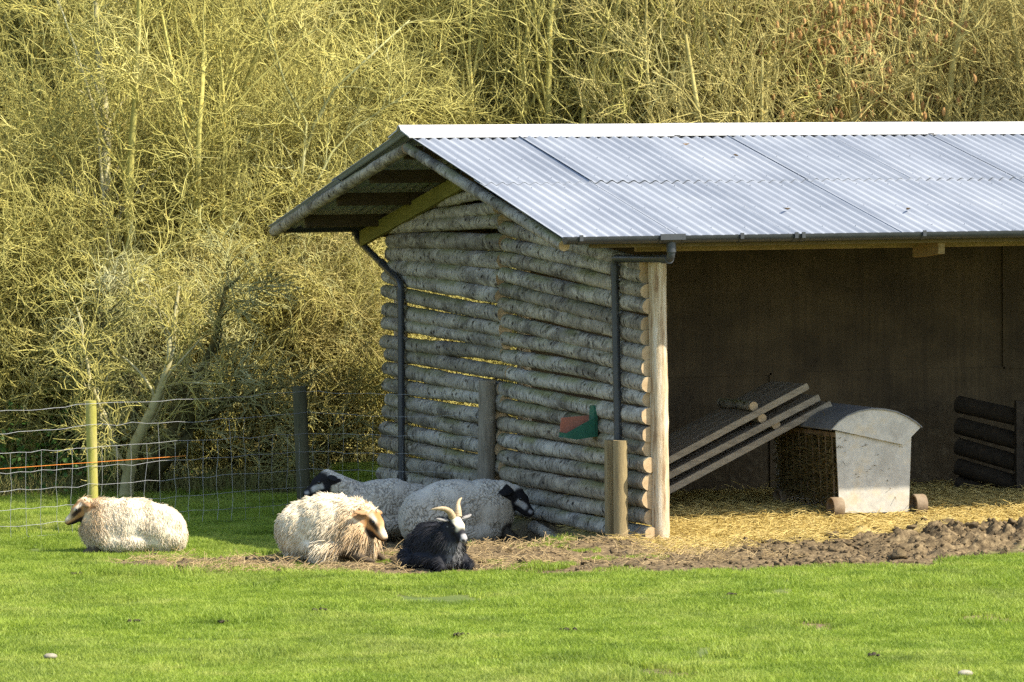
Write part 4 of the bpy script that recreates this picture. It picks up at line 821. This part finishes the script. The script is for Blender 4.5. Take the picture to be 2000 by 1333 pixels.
for u, v, d, s in cl:
    b = at(u, v, d); X.append(b+rng.normal(0, 1, (210, 3))*np.array([s, s, s*.8]))
X = np.concatenate(X); X[:, 2] = np.maximum(X[:, 2], -.12); leaves(len(X), X[:, 0], X[:, 1], X[:, 2], .055, IVY, 'ivy_leaves', 'dark green ivy leaves among the stems behind the fence')
# rough dead grass and twigs at the foot of the shrubs
n = 15000; u = rng.uniform(-80, 800, n); d = rng.uniform(46.5, 50.5, n); b = CAM[None, :]+(CF+((u-1000)/FPX)[:, None]*CR)*d[:, None]; x, y = b[:, 0], b[:, 1]; k = ~((x > -.4) & (y < 9.3)); x, y = x[k], y[k]; n = len(x); z = ground_h(x, y, False)
P = np.empty((n, 4, 3)); P[:, 0] = np.stack([x, y, z-.02], 1); dd = rng.normal(0, .35, (n, 3)); dd[:, 2] = 1; dd /= np.linalg.norm(dd, axis=1, keepdims=True); L = rng.uniform(.06, .32, n)
for q in range(1, 4): P[:, q] = P[:, q-1]+dd*(L/3)[:, None]; dd = dd+rng.normal(0, .25, (n, 3)); dd /= np.linalg.norm(dd, axis=1, keepdims=True)
V, F = tubes([(P, np.tile(np.array([.005, .0045, .004, .002]), (n, 1)), 3)])
tag(link('rough_undergrowth', np_mesh('undergrowth', V, F), simple('dead stalks', [(.3, (.14, .12, .04)), (.5, (.24, .22, .07)), (.7, (.18, .23, .05))], 4, bmp=0)), 'dry stalks and rough growth at the foot of the shrubs', kind='stuff')

# ------------------------------------------------------------------ ANIMALS
def sphere_np(c, r, R=None, nu=20, nv=12):
    u = np.linspace(0, 2*np.pi, nu, endpoint=False); v = np.linspace(0, np.pi, nv+1)[1:-1]
    P = np.stack([np.outer(np.sin(v), np.cos(u)), np.outer(np.sin(v), np.sin(u)), np.outer(np.cos(v), np.ones(nu))], -1).reshape(-1, 3)
    P = np.concatenate([P, [[0, 0, 1], [0, 0, -1]]])*np.asarray(r); F = []
    m = nv-1
    for i in range(m-1):
        for j in range(nu): F.append((i*nu+j, (i+1)*nu+j, (i+1)*nu+(j+1) % nu, i*nu+(j+1) % nu))
    for j in range(nu): F.append((len(P)-2, j, (j+1) % nu)); F.append((len(P)-1, (m-1)*nu+(j+1) % nu, (m-1)*nu+j))
    if R is not None: P = P @ np.asarray(R).T
    return P+np.asarray(c), F
def frame(fwd, up):
    f = np.asarray(fwd, float); f /= np.linalg.norm(f); u = np.asarray(up, float); l = np.cross(u, f); l /= np.linalg.norm(l); u = np.cross(f, l); return np.stack([f, l, u], 1)
class Body:
    def __init__(s): s.v = []; s.f = []; s.n = 0
    def ell(s, c, r, R=None):
        P, F = sphere_np(c, r, R); s.v.append(P); s.f += [tuple(i+s.n for i in q) for q in F]; s.n += len(P); return s
    def cap(s, a, b, ra, rb, k=7):
        a = np.asarray(a, float); b = np.asarray(b, float)
        for t in np.linspace(0, 1, k): s.ell(a*(1-t)+b*t, (ra*(1-t)+rb*t,)*3)
        return s
    def chain(s, pts, rad, k=5):
        for i in range(len(pts)-1): s.cap(pts[i], pts[i+1], rad[i], rad[i+1], k)
        return s
    def mesh(s, vox=.012, it=8):
        me = bpy.data.meshes.new('tmp'); me.from_pydata([tuple(q) for q in np.concatenate(s.v)], [], s.f); o = bpy.data.objects.new('tmp', me); COL.objects.link(o)
        m = o.modifiers.new('r', 'REMESH'); m.mode = 'VOXEL'; m.voxel_size = vox; m2 = o.modifiers.new('s', 'SMOOTH'); m2.iterations = it; m2.factor = .5
        bpy.context.view_layer.update(); dg = bpy.context.evaluated_depsgraph_get(); out = bpy.data.meshes.new_from_object(o.evaluated_get(dg)); bpy.data.objects.remove(o); bpy.data.meshes.remove(me); return out
def get_vn(me):
    n = len(me.vertices); V = np.empty(n*3, np.float32); me.vertices.foreach_get('co', V); Nn = np.empty(n*3, np.float32); me.vertices.foreach_get('normal', Nn); return V.reshape(-1, 3).astype(float), Nn.reshape(-1, 3).astype(float)
def noise3(V, s, seed=0): return np.array([mnoise.noise(Vector((q[0]*s+seed*7.3, q[1]*s, q[2]*s))) for q in V])
WOOLM = col_mat('fleece', .95, .18, 45, .0, .05); HAIRM = col_mat('coat hair', .75, .18, 70, 0, .25)
EYEM = simple('dark eye', [(.3, (.006, .005, .004)), (.7, (.012, .01, .008))], 5, rough=.12, bmp=0, spec=.6)

def locks(me, n, wool, length, width, colf, droop=.6, lift=.5, K=5, seed=0, curl=.25, comb=None, clump=9.0, clamp=.45):
    """tapered wool locks growing from the body surface; ribbons with two crossed faces"""
    r = np.random.default_rng(seed); me.calc_loop_triangles(); T = np.empty(len(me.loop_triangles)*3, np.int32); me.loop_triangles.foreach_get('vertices', T); T = T.reshape(-1, 3)
    V, Nn = get_vn(me); A = np.linalg.norm(np.cross(V[T[:, 1]]-V[T[:, 0]], V[T[:, 2]]-V[T[:, 0]]), axis=1); w = wool[T].mean(1); pr = A*w; pr /= pr.sum()
    t = r.choice(len(T), n, p=pr); b = r.dirichlet((1, 1, 1), n); P0 = (V[T[t]]*b[:, :, None]).sum(1); N0 = (Nn[T[t]]*b[:, :, None]).sum(1); N0 /= np.linalg.norm(N0, axis=1, keepdims=True)
    W = (wool[T[t]]*b).sum(1)
    g = np.array([0, 0, -1.]) if comb is None else comb(P0)
    if g.ndim == 1: g = np.tile(g, (n, 1))
    tang = g-N0*(g*N0).sum(1, keepdims=True); tn = np.linalg.norm(tang, axis=1, keepdims=True); tang = tang/(tn+.15)
    # clump noise bends neighbouring locks together
    cl = np.stack([np.array([mnoise.noise(Vector((q[0]*clump+k*11, q[1]*clump, q[2]*clump*.6))) for q in P0]) for k in range(3)], 1)
    d = N0*lift+tang*droop+cl*clamp+r.normal(0, .15, (n, 3)); d /= np.linalg.norm(d, axis=1, keepdims=True)
    L = (length(P0) if callable(length) else length)*r.uniform(.65, 1.25, n)*np.clip(W, .25, 1)
    Q = np.empty((n, K, 3)); Q[:, 0] = P0-N0*.006
    for k in range(1, K):
        Q[:, k] = Q[:, k-1]+d*(L/(K-1))[:, None]; d = d+tang*droop*.25+np.array([0, 0, -.12])+r.normal(0, curl*.5, (n, 3)); d /= np.linalg.norm(d, axis=1, keepdims=True)
    Q[:, :, 2] = np.maximum(Q[:, :, 2], .004)
    wd = width*r.uniform(.7, 1.4, n)[:, None]*np.array([1.0, 1.0, .85, .6, .15])[None, :K]
    Vv, Ff = tubes([(Q, wd, 3)]); c = colf(P0, r); c = np.repeat(c, K*3, 0)
    tip = np.tile(np.repeat(np.linspace(.82, 1.1, K), 3), n)[:, None]
    return np_mesh('locks', Vv, Ff, c*tip)

def head_prims(B, o, R, s=1.0, ear=True, ear_droop=0.0, broad=1.0):
    """o: centre of the skull; R columns forward,left,up"""
    P = lambda x, y, z: np.asarray(o)+R @ np.array([x, y, z])*s
    B.ell(P(0, 0, 0), np.array([.085, .062*broad, .075])*s, R); B.ell(P(.055, 0, -.005), np.array([.075, .055*broad, .062])*s, R)
    B.cap(P(.06, 0, -.012), P(.165, 0, -.038), .050*s, .036*s); B.ell(P(.175, 0, -.042), np.array([.034, .036, .034])*s, R)
    B.cap(P(.02, 0, -.055), P(.15, 0, -.066), .036*s, .022*s)                      # jaw
    for q in (-1, 1):
        B.ell(P(.055, q*.046*broad, .018), np.array([.026, .016, .02])*s, R)        # brow
        B.ell(P(.03, q*.04, -.045), np.array([.045, .022, .035])*s, R)              # cheek
        if ear:
            a = P(-.018, q*.055, .026); b = P(-.045, q*.175, .012-ear_droop); Re = frame(b-a, R[:, 2]); B.ell((a+b)/2, np.array([.070, .030, .014])*s, Re)
    return P
def eyes(P, parent, s=1.0, broad=1.0, r=.013):
    for q in (-1, 1):
        v, f = sphere_np(P(.066, q*.053*broad, .008), (r*s,)*3, None, 12, 8); mb = MB(); mb.add(v, f); mb.build('eye', EYEM, parent, True)

def hcoord(V, o, R, s=1.0): return (V-np.asarray(o)) @ R/s
def lerp3(a, b, t): return np.asarray(a)[None, :]*(1-t[:, None])+np.asarray(b)[None, :]*t[:, None]
def setmix(C, c, t): return C*(1-t[:, None])+np.asarray(c)[None, :]*t[:, None]

def animal(name, label, cat, loc, heading, group):
    """heading: degrees, 0 = towards picture right, 90 = away from the viewer"""
    e = empty(name, loc, math.radians(heading)-YAW); tag(e, label, cat, group); return e
SG = 'sheep resting by the shelter'

def tan_face(H, V):
    x, y, z = H[:, 0], H[:, 1], H[:, 2]; n = len(x); ay = np.abs(y)
    C = np.tile(np.array([.42, .21, .075]), (n, 1)); C = setmix(C, (.56, .38, .20), sstep(.07, .13, x)*sstep(-.06, -.02, z))
    C = setmix(C, (.72, .60, .44), sstep(.12, .17, x)*sstep(-.045, -.01, z)*.85)
    C = setmix(C, (.76, .66, .50), sstep(.026, .018, np.abs(z-.035+.12*(x-.06)))*sstep(.03, .05, ay)*sstep(-.01, .02, x)*sstep(.11, .08, x)*.8)          # pale brow
    C = setmix(C, (.028, .020, .015), sstep(.026, .036, ay)*sstep(.024, .012, np.abs(z+.004+.22*(x-.06)))*sstep(.02, .04, x)*sstep(.155, .11, x)*.95)   # dark stripe through the eye
    C = setmix(C, (.03, .022, .018), sstep(-.050, -.064, z)*sstep(-.01, .04, x)); C = setmix(C, (.05, .04, .04), sstep(.196, .206, x)*sstep(-.01, -.03, z))
    ear = (ay > .07) & (x < .03); C[ear] = np.array([.34, .20, .10]); return C
def black_face(H, V):
    x, y, z = H[:, 0], H[:, 1], H[:, 2]; n = len(x); C = np.tile(np.array([.022, .020, .020]), (n, 1))
    patch = sstep(.026, .038, np.abs(y))*sstep(-.055, -.035, z)*sstep(.006, -.008, z)*sstep(.04, .06, x)*sstep(.155, .12, x); C = setmix(C, (.50, .47, .42), patch*.9)
    C = setmix(C, (.42, .40, .38), sstep(.155, .17, x)*sstep(.2, .185, x)*sstep(-.05, -.035, z)*sstep(-.01, -.025, z)*.8); return C
def tan_body(V): return np.tile(np.array([.62, .50, .33]), (len(V), 1))

def face_weight(H):
    a = np.array([.035, 0, -.012]); b = np.array([.19, 0, -.045]); t = np.clip(((H-a) @ (b-a))/np.dot(b-a, b-a), 0, 1); d = np.linalg.norm(H-a-t[:, None]*(b-a), axis=1)
    w = sstep(.098, .078, d); ear = (np.abs(H[:, 1]) > .066) & (np.abs(H[:, 1]) < .21) & (np.abs(H[:, 0]+.03) < .055) & (H[:, 2] > -.045) & (H[:, 2] < .085)
    return np.maximum(w, np.where(ear, 1.0, 0.0))
def comb_back(P): return np.stack([np.full(len(P), -.55), np.sign(P[:, 1])*.45*np.clip(np.abs(P[:, 1])*12, 0, 1), np.full(len(P), -1.0)], 1)

def sheep(label, loc, heading, torso, head_o, head_f, head_up, neck, legs, facefn, woolcol, nl, length, width, hs=1.0, seed=0, droop=.6, lift=.5, cracks=0.0, ear_droop=.02, roll=None, comb=None, woolface=.0, z0=0.0, legcol=(.03, .025, .02), curl=.25, clump=9., stain=None):
    e = animal('sheep', label, 'sheep', loc, heading, SG); B = Body()
    for c, r in torso: B.ell(c, r)
    R = frame(head_f, head_up); P = head_prims(B, head_o, R, hs, True, ear_droop); B.chain(*neck)
    for pts, rad in legs: B.chain(pts, rad, 4)
    me = B.mesh(.0085 if cracks else .012, 9 if cracks else 7); V, Nn = get_vn(me); H = hcoord(V, head_o, R, hs)
    facew = face_weight(H)
    leg = np.zeros(len(V))
    for pts, rad in legs:
        for a, b in zip(pts[:-1], pts[1:]):
            a = np.array(a); b = np.array(b); t = np.clip(((V-a) @ (b-a))/np.dot(b-a, b-a), 0, 1); leg = np.maximum(leg, sstep(max(rad)*1.9, max(rad)*1.3, np.linalg.norm(V-a-t[:, None]*(b-a), axis=1)))
    wool = np.clip(1-facew-leg, 0, 1)
    # lumpy fleece surface
    n1 = noise3(V, 9, seed); n2 = noise3(V*np.array([1, 1, .45]), 26, seed+3)
    disp = n1*.010+n2*.004
    if cracks:
        w1 = np.array([mnoise.voronoi(Vector((q[0]*34+1.1*math.sin(q[2]*19+q[0]*13), q[1]*34+.6*math.sin(q[2]*27), q[2]*12+3.5*q[0])))[0] for q in V]); ed = np.array([k[1]-k[0] for k in w1]); cr = sstep(.17, .0, ed)*sstep(-.25, .25, noise3(V, 5, seed+9)+.1); disp = disp-cr*cracks
    else: cr = np.zeros(len(V))
    V2 = V+Nn*(disp*wool)[:, None]; V2[:, 2] = np.maximum(V2[:, 2], -.03); me.vertices.foreach_set('co', V2.astype(np.float32).ravel()); me.update()
    C = woolcol(V, np.random.default_rng(seed)); C = C*(1-.55*cr[:, None]); C = C*(1-facew[:, None])+facefn(H, V)*facew[:, None]; C = setmix(C, legcol, leg*.9); add_col(me, C)
    o = link('body', me, WOOLM, e, True)
    lk = locks(me, nl, wool*np.where(V[:, 2] > .02, 1, .2), length, width, woolcol, droop, lift, 5, seed, curl, comb or comb_back, clump); link('fleece', lk, WOOLM, o)
    eyes(P, e, hs); return e

def cream(stain):
    def f(V, r):
        n = len(V); t = r.uniform(0, 1, n); C = lerp3((.70, .585, .405), (.85, .765, .585), t); s = np.clip(stain(V)+r.normal(0, .18, n), 0, 1); return setmix(C, (.60, .38, .17), s*.75)
    return f
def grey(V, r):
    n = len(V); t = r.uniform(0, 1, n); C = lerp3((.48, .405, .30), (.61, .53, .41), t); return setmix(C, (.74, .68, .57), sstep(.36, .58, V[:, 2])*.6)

# 1: cream sheep lying side-on at the left, looking left
p = hit(252, 1083)
s1 = sheep('cream woolly sheep with tan face lying alone at left, looking left', tuple(p), 186,
      [((-.02, 0, .25), (.40, .24, .27)), ((-.26, 0, .22), (.27, .25, .235)), ((.20, 0, .26), (.24, .215, .255)), ((-.40, .0, .17), (.14, .2, .16)), ((.0, -.02, .13), (.38, .27, .13))],
      (.40, -.01, .445), (.93, -.05, -.50), (.45, 0, .9), ([(.16, 0, .30), (.28, 0, .37), (.37, -.005, .43)], [.19, .13, .085]), [([(.32, .10, .06), (.40, .11, .03), (.30, .13, .015)], [.045, .032, .025])],
      tan_face, cream(lambda V: .95*sstep(.16, .34, V[:, 0])*(.4+.6*sstep(.1, .3, V[:, 2]))+.35*sstep(.12, .03, V[:, 2])), 22000, lambda P: .038+.03*sstep(.0, .3, P[:, 0]), .0021, 1.12, seed=1, droop=.75, lift=.2, ear_droop=.02, curl=.22)
s1.scale = (.94, .94, .94)
# 2: shaggy cream sheep facing right
p = hit(652, 1096)
sheep('shaggy cream sheep with long golden locks and tan face, looking right', tuple(p), -28,
      [((-.05, 0, .27), (.36, .25, .28)), ((-.26, 0, .24), (.25, .25, .25)), ((.16, 0, .26), (.24, .22, .26)), ((.0, 0, .13), (.36, .28, .13))],
      (.37, -.03, .37), (.80, -.10, -.62), (.6, 0, .8), ([(.10, 0, .33), (.24, -.01, .37), (.34, -.025, .385)], [.19, .135, .088]), [([(.22, -.14, .10), (.36, -.16, .045), (.44, -.12, .02)], [.06, .035, .022]), ([(.24, .12, .10), (.36, .10, .05), (.44, .04, .03)], [.055, .034, .024])],
      tan_face, cream(lambda V: .85*sstep(.05, .25, V[:, 0])*(.5+.5*sstep(.5, .3, V[:, 2]))+.25*sstep(.1, .02, V[:, 2])), 14000, lambda P: .045+.10*sstep(-.1, .1, P[:, 0])*sstep(.45, .2, P[:, 2]), .0034, 1.12, seed=2, droop=.85, lift=.26, ear_droop=.0, curl=.2, clump=14)
# 3: grey black-faced sheep at the back, looking left
p = hit(745, 1050)
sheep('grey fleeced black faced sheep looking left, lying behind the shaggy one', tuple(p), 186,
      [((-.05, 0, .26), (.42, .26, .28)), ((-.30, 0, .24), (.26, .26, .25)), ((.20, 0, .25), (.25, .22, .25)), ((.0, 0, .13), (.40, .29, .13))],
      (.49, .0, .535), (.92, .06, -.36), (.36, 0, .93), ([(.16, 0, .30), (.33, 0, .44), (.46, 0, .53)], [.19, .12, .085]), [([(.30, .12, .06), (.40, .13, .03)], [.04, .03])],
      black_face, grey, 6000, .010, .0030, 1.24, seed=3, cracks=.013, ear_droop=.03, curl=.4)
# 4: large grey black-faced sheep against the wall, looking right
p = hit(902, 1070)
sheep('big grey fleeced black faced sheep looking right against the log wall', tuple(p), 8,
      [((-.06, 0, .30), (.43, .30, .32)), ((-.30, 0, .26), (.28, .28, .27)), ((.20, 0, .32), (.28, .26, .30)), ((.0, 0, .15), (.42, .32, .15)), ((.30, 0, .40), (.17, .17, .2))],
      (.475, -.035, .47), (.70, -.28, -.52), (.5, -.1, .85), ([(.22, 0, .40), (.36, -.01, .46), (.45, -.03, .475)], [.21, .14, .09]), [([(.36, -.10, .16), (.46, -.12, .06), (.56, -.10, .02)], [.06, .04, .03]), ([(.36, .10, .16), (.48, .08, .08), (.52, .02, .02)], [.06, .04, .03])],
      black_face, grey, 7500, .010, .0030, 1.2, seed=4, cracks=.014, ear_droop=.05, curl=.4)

# 5: black horned goat facing the viewer
def goat():
    p = hit(866, 1112); e = animal('goat', 'black pygmy goat with curved horns and white face facing the viewer', 'goat', tuple(p), -62, None); e.scale = (.9, .9, .9); B = Body(); s = 1.06
    for c, r in (((-.16, .0, .20), (.33, .20, .21)), ((-.34, .0, .17), (.2, .19, .18)), ((.06, 0, .22), (.18, .16, .20)), ((-.1, 0, .09), (.33, .25, .10)), ((.10, .0, .12), (.13, .15, .12))): B.ell(c, r)
    ho = np.array([.19, .02, .42]); R = frame((.82, .10, -.52), (.5, 0, .86)); P = head_prims(B, ho, R, s, True, -.03, .95)
    B.chain([(.02, 0, .24), (.10, .01, .33), (.17, .02, .40)], [.14, .105, .07]); B.chain([P(.12, 0, -.085), P(.09, 0, -.15)], [.016, .008], 4)
    for q in (-1, 1): B.chain([(.12, q*.12, .10), (.24, q*.14, .04), (.16, q*.11, .02)], [.05, .034, .028], 4); B.chain([(-.34, q*.2, .10), (-.20, q*.25, .06), (-.3, q*.24, .03)], [.07, .05, .03], 4)
    me = B.mesh(.010, 6); V, Nn = get_vn(me); H = hcoord(V, ho, R, s); n1 = noise3(V, 14, 5); V2 = V+Nn*(n1*.006*(H[:, 0] < -.04))[:, None]; me.vertices.foreach_set('co', V2.astype(np.float32).ravel()); me.update()
    x, y, z = H[:, 0], H[:, 1], H[:, 2]; C = np.tile(np.array([.013, .013, .016]), (len(V), 1)); face = face_weight(H)*(np.abs(y) < .062)
    C = setmix(C, (.74, .66, .48), face*sstep(.054, .042, np.abs(y)+.12*np.maximum(0, x-.05))*sstep(-.02, .0, z)*sstep(.125, .095, x)*sstep(-.06, -.02, x))
    C = setmix(C, (.40, .38, .36), face*sstep(.145, .165, x)*sstep(.034, .024, np.abs(y))*sstep(-.09, -.07, z)*.9); C = setmix(C, (.33, .31, .30), face*sstep(.16, .18, x)*.8)
    nos = sstep(.018, .008, np.hypot(np.abs(y)-.016, z+.035))*sstep(.18, .19, x); C = setmix(C, (.02, .018, .018), nos); C = setmix(C, (.03, .025, .025), sstep(.008, .003, np.abs(z+.062))*sstep(.15, .17, x))
    ear = (np.abs(y) > .066) & (np.abs(x+.03) < .055) & (z > -.03) & (z < .1); C[ear] = np.where((Nn[ear] @ R[:, 0])[:, None] > .1, np.array([[.26, .24, .22]]), np.array([[.02, .02, .022]]))
    br = sstep(.05, .12, V[:, 0])*sstep(.28, .2, V[:, 2])*sstep(.10, .05, np.abs(V[:, 1])); C = setmix(C, (.16, .155, .15), br*.6); add_col(me, C); o = link('body', me, HAIRM, e, True)
    wool = 1-face_weight(H)
    def gc(Pt, r):
        C = lerp3((.010, .010, .013), (.035, .035, .042), r.uniform(0, 1, len(Pt))); b = sstep(.05, .12, Pt[:, 0])*sstep(.30, .2, Pt[:, 2])*sstep(.11, .05, np.abs(Pt[:, 1]))*(r.uniform(size=len(Pt)) < .45); return setmix(C, (.38, .37, .35), b*.8)
    link('coat', locks(me, 5500, wool, .07, .0032, gc, .9, .2, 5, 9, .12, comb_back, 7.), HAIRM, o); eyes(P, e, s, .95, .011)
    HORN = simple('ridged horn', [(.3, (.30, .20, .10)), (.7, (.56, .43, .26))], 9, (1, 1, 1), .5, .3)
    for q in (1, -1):
        if q == -1: pts = [P(-.02, -.028, .055), P(-.03, -.06, .105), P(-.05, -.11, .13), P(-.07, -.16, .122), P(-.10, -.205, .095)]
        else: pts = [P(-.02, .028, .055), P(-.05, .036, .095), P(-.09, .045, .12), P(-.12, .07, .14), P(-.14, .105, .15)]
        K = 26; pp = smooth_poly(pts, K)
        for _ in range(6): pp[1:-1] = (pp[:-2]+2*pp[1:-1]+pp[2:])/4
        t = np.linspace(0, 1, K); rad = .031*(1-t)**.75+.004; rad = rad*(1+.06*np.sin(t*55)); MB().tube(pp, list(rad), 10).build('horn', HORN, e, True, auto=60)
goat()
